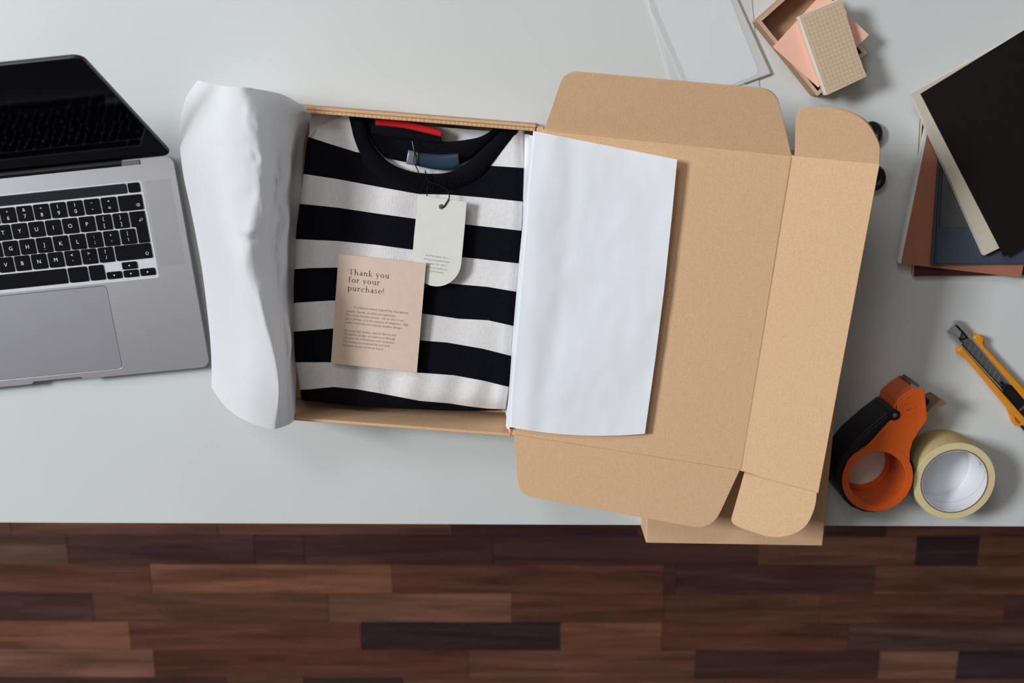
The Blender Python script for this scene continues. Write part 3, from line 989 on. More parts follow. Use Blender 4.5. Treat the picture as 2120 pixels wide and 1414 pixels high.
# back of the neck seen through the opening
tag(mk('inner_back', sheet([[P(x, y, SWH - 0.0085) for x in range(797, 990, 20)] for y in (320, 330, 345, 360, 375)]), 'knit_white', sweater, smooth=True), 'white inside back seen through the neck opening')
bo = [(775, 300), (795, 323), (818, 331), (845, 336), (880, 339), (915, 341), (948, 340), (972, 330), (995, 311), (1018, 290), (1040, 268), (1046, 260)]
bi = [(745, 237), (764, 238), (772, 256), (790, 266), (830, 277), (870, 287), (900, 292), (930, 293), (960, 290), (991, 284), (1013, 273), (1029, 259)]
tag(band('back_collar', bo, bi, SWH - 0.0050, SWH - 0.0020, 0.0012, 'knit_black', 80, 0.0008), 'black ribbed back neckband')
# red woven tape and its black backing
def ribbon(name, top, bot, h, m, parent=sweater, n=40, wave=0.0, arch=0.0006, seg=4, ribs=0.0):
    a, b = curve2(top, n), curve2(bot, n)
    rows = []
    for k in range(n + 1):
        row = []
        for j in range(seg + 1):
            t = j/seg
            x, y = lerp(a[k][0], b[k][0], t), lerp(a[k][1], b[k][1], t)
            row.append(P(x, y, h + arch*math.sin(PI*t) + wave*math.sin(6*k/n + 1) + (ribs if k % 2 else 0)))
        rows.append(row)
    bm = sheet(rows)
    o = mk(name, bm, m, parent, smooth=True)
    return solid(o, 0.0006)
tag(ribbon('neck_tape_backing', [(768, 252), (800, 256), (850, 262), (890, 272), (913, 281)], [(770, 275), (800, 282), (850, 289), (890, 294), (914, 296)], SWH - 0.0005, 'knit_black'), 'black backing under the red tape')
tag(ribbon('neck_tape', [(777, 247.5), (800, 248), (840, 252), (880, 260), (914, 271.5)], [(778, 259.5), (800, 261), (840, 266), (880, 275), (913.5, 283)], SWH + 0.0012, 'red_tape', n=90, ribs=0.00018), 'red woven tape at the back of the neck')
nl = ribbon('neck_label', [(846, 311), (856, 314), (885, 318), (920, 319), (950, 317)], [(842, 338), (856, 341), (880, 347), (905, 351), (934, 351), (951, 345)], SWH + 0.0015, 'satin_blue', wave=0.0006)
tag(nl, 'dark blue satin label sewn in the neck')
tag(ribbon('label_sheen_fold', [(845.5, 310.5), (852, 312), (860, 314), (866, 315.5)], [(840.5, 339), (850, 341), (856, 342), (863, 343)], SWH + 0.0026, 'satin_silver', parent=nl, n=12, wave=0.0004), 'turned end of the label, satin sheen put into its silver colour')  # sheen of the blue satin painted as a silver piece
# folded shoulder behind the seam
sl = sheet([[P(lerp(641, 722, t), lerp(282, 236, t) - k*lerp(7, 1.2, t)*1.7, SWH - 0.006 - 0.0022*k + .001*math.sin(9*t+k)) for t in [q/16 for q in range(17)]] for k in range(5)])
tag(solid(mk('sleeve_fold', sl, 'knit_white', sweater, smooth=True), 0.001), 'folded white sleeve behind the shoulder seam')
bm = bmesh.new()
for k in range(22):
    t = k/21
    x, y = poly_at([(0, 641, 281), (.25, 655, 263), (.5, 680, 254.5), (1, 718, 238)], t)
    a = P(x, y, SWH - 0.0005)
    obox(bm, a, Vector((.0008, -.0002, 0)), Vector((.0002, .0008, 0)), UP*0.0004)
tag(mk('seam_stitching', bm, 'knit_white', sweater), 'pale stitches along the shoulder seam')

# ------------------------------------------------------------------ hang tag on its string
TH = 0.0668
tagt = thing('hang_tag', 'white hang tag with a rounded lower end, tied to the sweater with black string', 'tag', P(908, 500, TH))
tpl = plane3(P(866, 404, TH), P(966, 418, TH + 0.002), P(854, 520, TH - 0.0005))
TFr = Frame3(PL(866, 404, tpl), PL(966, 418, tpl) - PL(866, 404, tpl), tpl[1])
px_out = [(866, 404), (966, 418), (962, 470), (955, 545)]
cxy = (904.5, 540.0)
for k in range(1, 18):
    a = R(6 - 180*k/18 + (-0))
    px_out.append((cxy[0] + 50.5*math.cos(a), cxy[1] - 52.5*math.sin(a) - 0.05*0))
px_out = px_out[:4] + [(904.5 + 50.5*math.cos(R(q)), 541 + 52*math.sin(R(q))) for q in range(8, 176, 8)] + [(854, 530), (857, 490)]
hole = [PL(914 + 4.6*math.cos(2*PI*k/16), 428 + 4.6*math.sin(2*PI*k/16), tpl) for k in range(16)]
bm = bmesh.new(); prism(bm, [PL(x, y, tpl) for x, y in px_out], -tpl[1]*0.0006, holes=[hole]); 
mk('card', bm, 'tag_card', tagt)
bm = bmesh.new(); prism(bm, [PL(914 + 5.6*math.cos(2*PI*k/20), 428 + 5.6*math.sin(2*PI*k/20), tpl, 0.00005) for k in range(20)], tpl[1]*0.0002, holes=[[PL(914 + 4.4*math.cos(2*PI*k/16), 428 + 4.4*math.sin(2*PI*k/16), tpl, 0.00005) for k in range(16)]])
tag(mk('eyelet', bm, 'eyelet', tagt), 'dark rim of the string hole')
def spath(pts, n): return catmull([P(x, y, h) for x, y, h in pts], n)
bm = bmesh.new()
tube(bm, spath([(914, 428, TH - .001), (918, 429, TH + .0016), (924, 420, TH + .0022), (930, 409, TH + .002), (928, 397, TH + .001), (917, 386, TH + .001), (903, 381, TH + .001), (887, 377, TH + .001)], 40), 0.00062, 8)
tube(bm, spath([(887, 377, TH + .001), (884, 395, TH), (884, 405, TH - .0008), (884, 412, TH - .001)], 14), 0.00055, 8)
tube(bm, spath([(887, 377, TH + .001), (882, 362, SWH + .006), (878, 345, SWH + .005), (866, 352, SWH + .003)], 4)[:3] + spath([(880, 358, SWH + .006), (877, 347, SWH + .006), (878, 347, SWH + .006)], 3)[:1], 0.00055, 8)
tube(bm, spath([(867, 357, SWH + .0055), (862, 346, SWH + .005), (857, 335, SWH + .005), (858, 322, SWH + .005), (859, 313, SWH + .005), (861, 325, SWH + .005), (862, 343, SWH + .005)], 40), 0.00055, 8)
tag(mk('string', bm, 'string_black', tagt, smooth=True), 'thin black string')
bm = bmesh.new(); tube(bm, spath([(853, 292, SWH + .004), (855, 301, SWH + .0045), (857, 312, SWH + .005)], 6), 0.0004, 6)
tag(mk('string_end', bm, 'satin_silver', tagt, smooth=True), 'pale plastic end of the string')
for k, (txt, x, y) in enumerate((('and fine clothes for a', 904, 531), ('daring and sophisticated', 904, 539), ('woman. Her style is', 904, 547), ('elegant and celebrates', 902, 555), ('natural beauty.', 903, 562.5))):
    me = text_mesh(txt, 0.0031, 0.95, 'CENTER')
    x_, y_ = TFr.loc(PL(x, y, tpl))
    place_flat('printed_line', me, TFr, x_, y_ - 0.001, 0.0001, 'ink_grey', tagt)

# ------------------------------------------------------------------ thank-you card
CH = 0.0665
cpl = plane3(P(701, 526, CH), P(882, 545, CH + 0.0045), P(685, 752, CH - 0.002))
CFr = Frame3(PL(701, 526, cpl), PL(882, 545, cpl) - PL(701, 526, cpl), cpl[1])
card = thing('thank_you_card', 'pale pink card printed with thanks for the purchase, lying on the striped sweater', 'card', PL(784, 650, cpl))
bm = bmesh.new(); prism(bm, [PL(x, y, cpl) for x, y in ((701, 526), (685, 752), (863, 771), (882, 545))], -cpl[1]*0.0007)
mk('paper', bm, 'pink_card', card)

def serif_glyphs():
    """high-contrast serif letters from strokes, in em units"""
    G = {}
    def rect(x0, y0, x1, y1): return [(x0, y0), (x1, y0), (x1, y1), (x0, y1)]
    def ring(cx, cy, rx, ry, thick, thin, a0, a1, n=22):
        quads = []
        prev = None
        for i in range(n + 1):
            a = R(lerp(a0, a1, i/n))
            w = thin + (thick - thin)*abs(math.cos(a))**1.5
            o = (cx + rx*math.cos(a), cy + ry*math.sin(a))
            q = (cx + (rx - w)*math.cos(a), cy + (ry - min(w, thin*1.6))*math.sin(a))
            if prev: quads.append([prev[0], o, q, prev[1]])
            prev = (o, q)
        return quads
    def diag(x0, y0, x1, y1, w): return [(x0 - w/2, y0), (x0 + w/2, y0), (x1 + w/2, y1), (x1 - w/2, y1)]
    S, s, X = 0.088, 0.034, 0.46
    ser = lambda cx, y, w=0.20: rect(cx - w/2, y, cx + w/2, y + s)
    G['T'] = ([rect(0, .675, .60, .705), rect(.26, 0, .34, .69), ser(.30, 0, .24), [(0, .56), (.02, .56), (.04, .69), (0, .69)], [(.58, .56), (.60, .56), (.60, .69), (.56, .69)]], .62)
    G['h'] = ([rect(.07, 0, .07+S, .74), rect(.01, .735, .07+S, .76), ser(.11, 0), rect(.37, 0, .37+S, .27), ser(.41, 0)] + ring(.285, .27, .163, .19, S, s, 0, 165), .54)
    G['n'] = ([rect(.07, 0, .07+S, X-.01), rect(.01, X-.03, .07+S, X), ser(.11, 0), rect(.37, 0, .37+S, .27), ser(.41, 0)] + ring(.285, .27, .163, .19, S, s, 0, 165), .54)
    G['a'] = (ring(.20, .13, .15, .14, S, s, 60, 360) + ring(.20, .13, .15, .14, S, s, 0, 60) + ring(.22, .30, .145, .165, S, s, 0, 160) + [rect(.29, .02, .29+S, .31), rect(.29, 0, .43, s)], .46)
    G['k'] = ([rect(.07, 0, .07+S, .74), rect(.01, .735, .07+S, .76), ser(.11, 0), diag(.17, .19, .38, .45, .035), diag(.40, .02, .24, .27, .09), ser(.41, 0), rect(.30, X-.026, .47, X)], .52)
    G['y'] = ([diag(.27, .0, .10, .45, .085), diag(.25, -.03, .41, .45, .032), diag(.16, -.20, .26, .0, .034), rect(.08, -.225, .17, -.185), rect(.01, X-.026, .20, X), rect(.33, X-.026, .50, X)], .52)
    G['o'] = (ring(.25, .225, .23, .24, S+.01, s, 0, 360, 36), .52)
    G['u'] = ([rect(.07, .18, .07+S, X), rect(.0, X-.026, .14, X), rect(.37, 0, .37+S, X), rect(.30, X-.026, .44, X), rect(.38, 0, .51, s)] + ring(.26, .19, .19, .20, S, s, 180, 340), .54)
    G['f'] = ([rect(.08, 0, .08+S, .58), ser(.12, 0, .22), rect(.0, X-.028, .28, X), rect(.27, .66, .33, .72)] + ring(.22, .57, .14, .18, S, s, 50, 180), .34)
    G['r'] = ([rect(.07, 0, .07+S, X-.01), rect(.01, X-.03, .07+S, X), ser(.12, 0, .23), rect(.31, .36, .38, .44)] + ring(.27, .28, .13, .18, .05, s, 60, 170), .40)
    G['p'] = ([rect(.07, -.24, .07+S, X-.01), rect(.01, X-.03, .07+S, X), ser(.11, -.24, .22)] + ring(.27, .225, .22, .24, S, s, -165, 165, 34), .54)
    G['c'] = (ring(.25, .225, .23, .24, S+.01, s, 45, 318, 30) + [rect(.36, .33, .43, .41)], .46)
    G['s'] = (ring(.18, .345, .13, .125, .07, s, 35, 235) + ring(.18, .115, .14, .13, .07, s, -145, 70) + [[(.07, .30), (.12, .25), (.31, .15), (.27, .21)], rect(.29, .34, .31, .45), rect(.03, .0, .05, .13)], .38)
    G['e'] = (ring(.25, .225, .23, .24, S+.01, s, 0, 318, 32) + [rect(.06, .215, .47, .24)], .50)
    G['!'] = ([[(.09, .19), (.12, .19), (.145, .72), (.065, .72)], rect(.07, 0, .14, .075)], .22)
    G[' '] = ([], .24)
    return G
GL = serif_glyphs()
def heading(lines, em, track):
    k = 0
    for txt, (px, py) in lines:
        x0, y0 = CFr.loc(PL(px, py, cpl))
        bm = bmesh.new()
        x = 0.0
        for ch in txt:
            polys, adv = GL[ch]
            for q in polys:
                vs = [bm.verts.new(CFr(x0 + (x + a)*em, y0 + b*em, 0.00012 + 0.000001*k)) for a, b in q]
                bm.faces.new(vs)
            x += adv + track
        for f in bm.faces:
            f.normal_update()
            if f.normal.dot(CFr.n) < 0: f.normal_flip()
        org = CFr(x0, y0, 0.0001)
        for v in bm.verts: v.co -= org
        me = bpy.data.meshes.new('heading_line'); bm.to_mesh(me); bm.free()
        link_mesh('heading_line', me, card, org, 'ink_brown')
heading([('Thank you', (722, 568)), ('for your', (721, 584)), ('purchase!', (719.5, 601))], 0.00865, 0.075)
para = [('is a fashion brand inspired by courageous', 733, 638), ('women. Gentle, sociable and optimistic.', 716, 645.3), ('We create timeless pieces - for us, this is not', 715.3, 653.2), ('just a phrase, it is the essence of elegance - high', 714.6, 661), ('quality materials and cultural, modern design.', 713.8, 668.8),
        ('By using high quality, natural fabrics and', 712.8, 685), ('thoughtful design, we believe to directly', 712.1, 692.8), ('influence the environment and consumers.', 711.4, 700.6), ('We believe in sustainability and wish', 710.7, 708.4), ('to preserve the world we live in', 710, 716.2)]
wid = [820-460, 740-405, 790-403, 820-400, 778-398, 740-395, 735-393, 735-390, 700-388, 655-386]
for (txt, x, y), w in zip(para, wid):
    me = text_mesh(txt, 0.0036)
    xs = [v.co.x for v in me.vertices]
    want = (w/3.213) * (PL(800, 650, cpl) - PL(799, 650, cpl)).length
    f = want / max(xs)
    for v in me.vertices: v.co.x *= f
    x_, y_ = CFr.loc(PL(x, y, cpl))
    place_flat('printed_line', me, CFr, x_, y_, 0.0001, 'ink_soft', card)

# ------------------------------------------------------------------ loose papers at the back of the desk
def flat(name, pxs, h, t, m, label=None, cat=None, parent=None, b=0.0):
    bm = bmesh.new()
    prism(bm, [P(x, y, h) for x, y in pxs], (0, 0, -t))
    if b: bev(bm, b, 1)
    o = mk(name, bm, m, parent)
    return tag(o, label, cat)
flat('paper_sheet', [(1347, 25), (1383, 162), (1392, 200), (1574, 192), (1557, 9), (1535, -130), (1325, -60)], 0.0010, 0.0003, 'glassine', 'lowest sheet of the pale paper pile, its left edge showing below the envelope', 'paper')
flat('paper_sheet', [(1556, -10), (1557, 11), (1566, 110), (1572, 190), (1567, 190), (1395, 205), (1362, 40), (1350, -60)], 0.0016, 0.0003, 'glassine', 'thin sheet poking out right of the envelope in the pale paper pile', 'paper')
env = thing('glassine_envelope', 'translucent white envelope on top of the pale paper pile behind the box lid', 'envelope', P(1470, 60, 0.002))
eq = [(1346, 24), (1412, 170), (1432, 212), (1596, 152), (1512, -40), (1475, -112), (1330, -40)]
flat('back_sheet', eq, 0.0022, 0.0003, 'glassine', parent=env)
flat('white_card', rounded([(1366, 32), (1440, 205), (1572, 152), (1512, 0), (1465, -90), (1340, -38)], {0: 12, 2: 12}), 0.0029, 0.0005, 'white_card', 'white card with rounded corners inside the translucent envelope', 'card')
flat('front_sheet', eq, 0.0033, 0.0002, 'glassine', parent=env)
bm = bmesh.new()
for (xa, ya), (xb, yb) in (((1500, -60), (1596, 152)), ((1596, 152), (1540, 173))):
    a, b = P(xa, ya, 0.0030), P(xb, yb, 0.0030)
    d = (b - a); obox(bm, (a + b)/2, d/2, Vector((-d.y, d.x, 0)).normalized()*0.0005, UP*0.0006)
tag(mk('envelope_edge', bm, 'paper_edge', env), 'brown folded edge of the envelope')

# ------------------------------------------------------------------ open kraft tray with a salmon card and a squared notepad on it
GH = 0.024
g0, g1 = P(1567, 43, GH), P(1692, 199, GH)
gx = (g1 - g0); gl = gx.length; gang = math.atan2(gx.y, gx.x)
GF = Frame((g0.x, g0.y), gang)               # x along the near-left rim, y towards the upper right
gw = 0.067
tray = thing('kraft_tray', 'shallow open brown cardboard tray at the back edge, under a squared notepad', 'tray', GF(gl/2, gw/2, 0))
def gslab(x0, y0, x1, y1, z0, z1, m, name, b=0.0006):
    bm = bmesh.new(); prism(bm, [GF(x, y, z0) for x, y in ((x0, y0), (x1, y0), (x1, y1), (x0, y1))], (0, 0, z1 - z0))
    if b: bev(bm, b, 1)
    return mk(name, bm, m, tray)
gslab(0.002, 0.002, gl - .002, gw - .002, 0.0002, 0.002, 'kraft_box', 'bottom', 0)
t = 0.0036
for n_, (x0, y0, x1, y1) in (('wall', (0, 0, gl, t)), ('wall', (0, gw - t, gl, gw)), ('wall', (0, t, t, gw - t)), ('wall', (gl - t, t, gl, gw - t))):
    w = gslab(x0, y0, x1, y1, 0.0002, GH - 0.0006, 'kraft_box', n_)
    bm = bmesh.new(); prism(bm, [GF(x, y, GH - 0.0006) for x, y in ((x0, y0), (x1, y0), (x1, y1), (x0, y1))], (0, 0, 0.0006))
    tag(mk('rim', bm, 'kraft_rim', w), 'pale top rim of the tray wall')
gslab(0.035, t + .004, gl - .01, gw - .012, 0.0022, 0.006, 'kraft_box', 'inner_flap', 0.0004)
sal = flat('salmon_card', [(1600, 97), (1694, 181), (1799, 72), (1704, -16)], GH + 0.0012, 0.0010, 'salmon', 'salmon pink square card lying over the kraft tray under the notepad', 'card')
NH = GH + 0.0016
pad_o = thing('squared_notepad', 'small kraft notepad with a printed square grid on top of the salmon card', 'notepad', P(1725, 95, NH))
q = [(1655, 34), (1712, 197), (1795, 158), (1748, -4)]
pts = [(1655, 34), (1712, 197), (1795, 158), (1786, 138), (1783, 127), (1779, 118), (1770, 90), (1762, 62), (1754, 36), (1752, 24), (1747, 14), (1745, -4)]
bm = bmesh.new(); prism(bm, [P(x, y, NH + 0.0010) for x, y in [(1649, 36), (1705, 197), (1711, 196), (1786, 157), (1772, 121), (1736, -3)]], (0, 0, 0.0085)); bev(bm, 0.0004, 1)
mk('page_block', bm, 'page_white', pad_o)
bm = bmesh.new(); prism(bm, [P(x, y, NH + 0.0010) for x, y in [(1648, 36), (1705, 198), (1711, 197), (1787, 158), (1773, 121), (1737, -3)]], (0, 0, -0.0008))
mk('back_cover', bm, 'grid_kraft', pad_o)
bm = bmesh.new(); prism(bm, [P(x, y, NH + 0.0104) for x, y in pts], (0, 0, -0.0007))
cov = mk('front_cover', bm, 'grid_kraft', pad_o)
a, bx_, by_ = P(*q[0], NH + .0104), P(*q[3], NH + .0104), P(*q[1], NH + .0104)
uvl = cov.data.uv_layers.new(name='UVMap')
X, Y = bx_ - a, by_ - a
for lp in cov.data.loops:
    d = cov.data.vertices[lp.vertex_index].co + ORG[cov.name] - a
    det = X.x*Y.y - X.y*Y.x
    uvl.data[lp.index].uv = ((d.x*Y.y - d.y*Y.x)/det, (X.x*d.y - X.y*d.x)/det)

# ------------------------------------------------------------------ stack of notebooks and boards at the right edge
def book(name, label, pxs, h0, h1, cover, page, lip=0.0004, ct=0.0007, radii=None, cat='notebook', inset=0.6):
    o = thing(name, label, cat, P(sum(p[0] for p in pxs)/len(pxs), sum(p[1] for p in pxs)/len(pxs), h0))
    c = (sum(p[0] for p in pxs)/len(pxs), sum(p[1] for p in pxs)/len(pxs))
    shp = rounded(pxs, radii or {})
    wl = [P(x, y, h1) for x, y in shp]
    def at_h(z): return [Vector((v.x, v.y, DZ + z)) for v in wl]
    ins = 1 - inset/200
    cw = sum(wl, Vector())/len(wl)
    bm = bmesh.new(); prism(bm, at_h(h0), (0, 0, ct)); mk('back_cover', bm, cover, o)
    bm = bmesh.new(); prism(bm, [Vector((lerp(cw.x, v.x, ins), lerp(cw.y, v.y, ins), v.z)) for v in at_h(h0 + ct)], (0, 0, h1 - h0 - 2*ct)); mk('page_block', bm, page, o)
    bm = bmesh.new(); prism(bm, at_h(h1 - ct), (0, 0, ct)); bev(bm, 0.0002, 1); mk('front_cover', bm, cover, o)
    return o
book('notebook', 'maroon notebook lowest in the stack at the right edge, only a strip showing', [(1910, 246), (1892, 572), (2330, 566), (2350, 200)], 0.0003, 0.0075, 'maroon_cover', 'cream_page')
nb = book('notebook', 'terracotta soft notebook with pale page edges, second from the bottom of the stack', [(1922, 262), (1863, 546), (2114, 575), (2175, 290)], 0.0078, 0.0135, 'terracotta', 'page_white', radii={1: 8, 2: 4})
bm = bmesh.new()
a, b = P(1918, 263, 0.0130), P(1859.5, 545, 0.0130)
d = b - a; n_ = Vector((-d.y, d.x, 0)).normalized()
prism(bm, [P(1916.5, 263, .0139), P(1859, 540, .0139), P(1861, 545, .0139), P(1865, 546, .0139), P(1922.5, 263, .0139)], (0, 0, -0.005))
tag(mk('page_edges', bm, 'page_white', nb), 'fanned white page edges along the left side')
fol = thing('folder', 'slate blue vinyl folder with a pocket, between the terracotta notebook and cream pad', 'folder', P(2040, 430, 0.0138))
def fl(name, pxs, h, tt, m, label=None, b=0.0003):
    bm = bmesh.new(); prism(bm, [P(x, y, h) for x, y in pxs], (0, 0, -tt))
    if b: bev(bm, b, 1)
    return tag(mk(name, bm, m, fol), label)
fl('cover', rounded([(1945, 300), (1927, 549), (2230, 546), (2240, 290)], {1: 5}), 0.0172, 0.0030, 'slate_vinyl')
for dx, w in ((5.5, 2.2), (11, 1.6)):
    fl('spine_groove', [(1941 + dx, 316), (1927.5 + dx, 547), (1927.5 + dx + w, 547), (1941 + dx + w, 316)], 0.0174, 0.0003, 'slate_dark', b=0)
fl('pocket', rounded([(1943, 472), (1939, 546), (2225, 543), (2228, 470)], {0: 4, 1: 4}), 0.0180, 0.0007, 'slate_vinyl')
fl('clear_window', [(1955, 320), (1948, 471), (2225, 469), (2228, 310)], 0.0176, 0.0003, 'clear_pocket', 'dark clear plastic window of the folder', b=0)
book('sketch_pad', 'cream pad with an uncovered pale border, under the black board', [(1886, 193), (2038, 529), (2069, 514), (2420, 330), (2250, -20), (2120, 66)], 0.0185, 0.0255, 'cream_page', 'page_white', ct=0.0006, inset=0.25, cat='pad')
bm = bmesh.new(); prism(bm, [P(x, y, 0.0283) for x, y in ((1907, 194), (2080, 532), (2425, 320), (2262, -24))], (0, 0, -0.0025)); bev(bm, 0.0004, 2)
o = mk('board', bm, 'dark_board'); tag(o, 'large black-brown board topmost in the stack at the right edge', 'board')

# ------------------------------------------------------------------ scissors: dark finger loops past the tuck flap
sci = thing('scissors', 'dark round scissor loops peeping out behind the raised tuck flap', 'scissors', P(1780, 322, 0))
SCF = Frame((P(1808, 322, 0).x, P(1808, 322, 0).y), 0.0)
c1, c2 = P(1803, 278, .005), P(1810, 369, .005)
for c, sgn in ((c1, 1), (c2, -1)):
    fr = Frame((c.x, c.y), 0)
    pts = [fr(0.0078*math.cos(2*PI*k/28), 0.0095*math.sin(2*PI*k/28), 0.006) for k in range(28)]
    bm = bmesh.new()
    tube(bm, pts + [pts[0]], 0.0048, 10, cap=False)
    h_ = mk('finger_loop', bm, 'black_plastic', sci, smooth=True)
    pv_ = P(1690, 322, .005)
    st = c + (pv_ - c).normalized()*0.0105
    bm = bmesh.new(); tube(bm, catmull([st, lerp(st, pv_, .45) + Vector((0, sgn*.004, 0)), pv_], 10), [0.0042]*4 + [0.0036]*4 + [0.003]*3, 8)
    mk('shank', bm, 'black_plastic', sci, smooth=True)
    tip = pv_ + Vector((-0.085, -sgn*0.010, 0))
    d = (tip - pv_).normalized(); n_ = Vector((-d.y, d.x, 0))
    z = Vector((0, 0, 0.0012*sgn))
    bm = bmesh.new(); prism(bm, [pv_ + n_*0.005 - d*.006 + z, tip + z, pv_ - n_*0.005 - d*.006 + z], (0, 0, 0.0011)); mk('blade', bm, 'steel', sci)
bm = bmesh.new(); tube(bm, [P(1690, 322, .005) + UP*-.001, P(1690, 322, .005) + UP*.004], 0.0035, 16); mk('pivot_screw', bm, 'steel', sci)

# ------------------------------------------------------------------ snap-off cutter
def CU(a, b, h):
    return P(1840 + (715 + .653*a + .757*b)/5.05, 640 + (240 + .757*a - .653*b)/5.05, h)
cut = thing('utility_knife', 'orange-yellow snap-off cutter with a steel head, at the right edge of the desk', 'knife', CU(800, 10, 0))
def cu(name, pts, h1, h0, m, label=None, b=0.0004, holes=(), parent=cut, seg=2):
    bm = bmesh.new()
    prism(bm, [CU(x, y, h1) for x, y in pts], (0, 0, h0 - h1), holes=[[CU(x, y, h1) for x, y in hl_] for hl_ in holes])
    if b: bev(bm, b, seg, 40)
    return tag(mk(name, bm, m, parent), label)
CHH = 0.0145
eye = [(1118 + 46*math.cos(2*PI*k/14), -124 + 15*math.sin(2*PI*k/14)) for k in range(14)]
body_pts = [(150, -62), (150, -100), (165, -128), (200, -134), (235, -120), (300, -106), (420, -104), (940, -122), (1020, -150), (1090, -178), (1140, -176), (1172, -150), (1190, -122), (1480, -118), (1540, -70), (1545, 60), (1500, 140), (1100, 152), (900, 148), (300, 124), (262, 140), (248, 168), (215, 180), (175, 160), (156, 118), (156, 84)]
cu('body', [(158, -70)] + body_pts[1:-1] + [(158, 84)], 0.0050, 0.0004, 'yellow_plastic', holes=[eye])
left = [(158, -58), (150, -100), (165, -128), (200, -134), (235, -120), (300, -106), (420, -104), (940, -118), (1050, -112), (1480, -100), (1500, -44), (146, -58)]
cu('grip_rail', [(150, -58)] + left[1:-1], CHH, 0.0051, 'yellow_plastic', b=0.0018, seg=3)
right = [(1500, 62), (1470, 142), (1100, 150), (900, 146), (300, 122), (262, 138), (248, 166), (215, 178), (175, 158), (158, 118), (158, 84)]
cu('grip_rail', right, CHH, 0.0051, 'yellow_plastic', b=0.0018, seg=3)
cu('channel_floor', [(-10, -52), (1150, -40), (1150, 58), (-10, 76)], 0.0070, 0.0052, 'steel_dark', b=0)
cu('channel_edge', [(-58, -72), (786, -44), (786, -30), (-20, -54)], 0.0125, 0.0052, 'steel', 'bright folded edge of the blade channel', b=0.0003)
cu('channel_edge', [(-70, 62), (-58, 86), (790, 70), (790, 58)], 0.0125, 0.0052, 'steel', 'bright folded edge of the blade channel', b=0.0003)
cu('head', [(-64, -70), (130, -64), (130, -34), (20, -34)], 0.0128, 0.0052, 'steel', 'steel jaw at the tip of the channel')
cu('head', [(-86, 40), (-78, 88), (164, 86), (164, 56), (0, 58)], 0.0128, 0.0052, 'steel', 'steel jaw at the tip of the channel')
cu('head_plate', [(-76, -66), (-84, 60), (20, 58), (70, -36), (0, -50)], 0.0095, 0.0070, 'steel', b=0.0003)
bl = cu('blade', [(110, -40), (62, 50), (770, 56), (770, -30)], 0.0090, 0.0072, 'steel_dark', b=0)
for a in range(150, 760, 66):
    cu('score_line', [(a, -38), (a - 44, 50), (a - 41, 50), (a + 3, -38)], 0.00915, 0.0089, 'steel', b=0, parent=bl)
bm = bmesh.new()
for k in range(52):
    a = 150 + k*12
    obox(bm, CU(a, 63, 0.0122), Vector((.00030, 0, 0)), Vector((0, .00030, 0)), UP*0.0006)
tag(mk('notch_row', bm, 'steel_dark', cut), 'row of tiny notches along the channel')
cu('slot', [(62, -38), (112, 48), (126, 48), (84, -38)], 0.0098, 0.0092, 'black_plastic', 'dark slot across the head', b=0)
cu('slot', [(-62, 28), (-66, 48), (112, 50), (112, 36)], 0.0099, 0.0092, 'black_plastic', 'dark slot along the head', b=0)
bm = bmesh.new(); c = CU(705, 5, 0.0090); tube(bm, [c, c + UP*0.0006], 0.0021, 16); mk('blade_hole', bm, 'black_plastic', cut)
sl_ = cu('slider', [(762, -36), (750, 26), (778, 56), (1130, 60), (1130, -36)], 0.0150, 0.0072, 'black_plastic', b=0.0008)
for k in range(14):
    a = 800 + k*22
    cu('ridge', [(a, -30), (a, 52), (a + 10, 52), (a + 10, -30)], 0.0156, 0.0149, 'black_plastic', parent=sl_, b=0.0001, seg=1)
cu('slider_stop', [(1040, -40), (1040, 58), (1062, 58), (1062, -40)], 0.0162, 0.0150, 'steel_dark', b=0.0003)
cu('end_cap', [(1195, -140), (1195, -118), (1500, -112), (1548, -60), (1580, -60), (1580, -130)], 0.0085, 0.0006, 'black_plastic')

# ------------------------------------------------------------------ hand-held tape dispenser lying on its side
def T2(x, y): return (1700 + x/4.286, 750 + y/4.286)
DH = 0.055
disp = thing('tape_dispenser', 'orange and navy hand-held tape dispenser lying on its side by the masking tape', 'tape dispenser', P(*T2(480, 1000), 0))
hole_c, hole_r = T2(500, 1030), None
def tp(pts, h): return [P(*T2(x, y), h) for x, y in pts]
hp = [(500 + 256*math.cos(2*PI*k/40), 1030 + 241*math.sin(2*PI*k/40)) for k in range(40)]
top_out = [(680, 372), (760, 296), (850, 240), (868, 236), (905, 228), (918, 240), (926, 320), (938, 440), (941, 500), (930, 530), (868, 612), (815, 700), (788, 800), (788, 880), (797, 950), (795, 1020), (778, 1085), (740, 1165), (690, 1222), (620, 1268), (545, 1296), (470, 1307), (395, 1293), (320, 1255), (260, 1195), (218, 1120), (200, 1035), (206, 960), (236, 880), (290, 820), (390, 762), (460, 690), (540, 600), (610, 525), (650, 500), (672, 455)]
def lift(pts3, z): return [Vector((v.x, v.y, DZ + z)) for v in pts3]
wtop = tp(top_out, DH); whole = tp(hp, DH)
bm = bmesh.new(); prism(bm, lift(wtop, DH), (0, 0, -0.0028), holes=[lift(whole, DH)]); bev(bm, 0.0007, 2, 50)
mk('side_plate', bm, 'orange_plastic', disp)
bm = bmesh.new(); prism(bm, lift(wtop, 0.0030), (0, 0, -0.0026), holes=[[v for v in lift(whole, 0.0030)]])
mk('side_plate', bm, 'orange_plastic', disp)
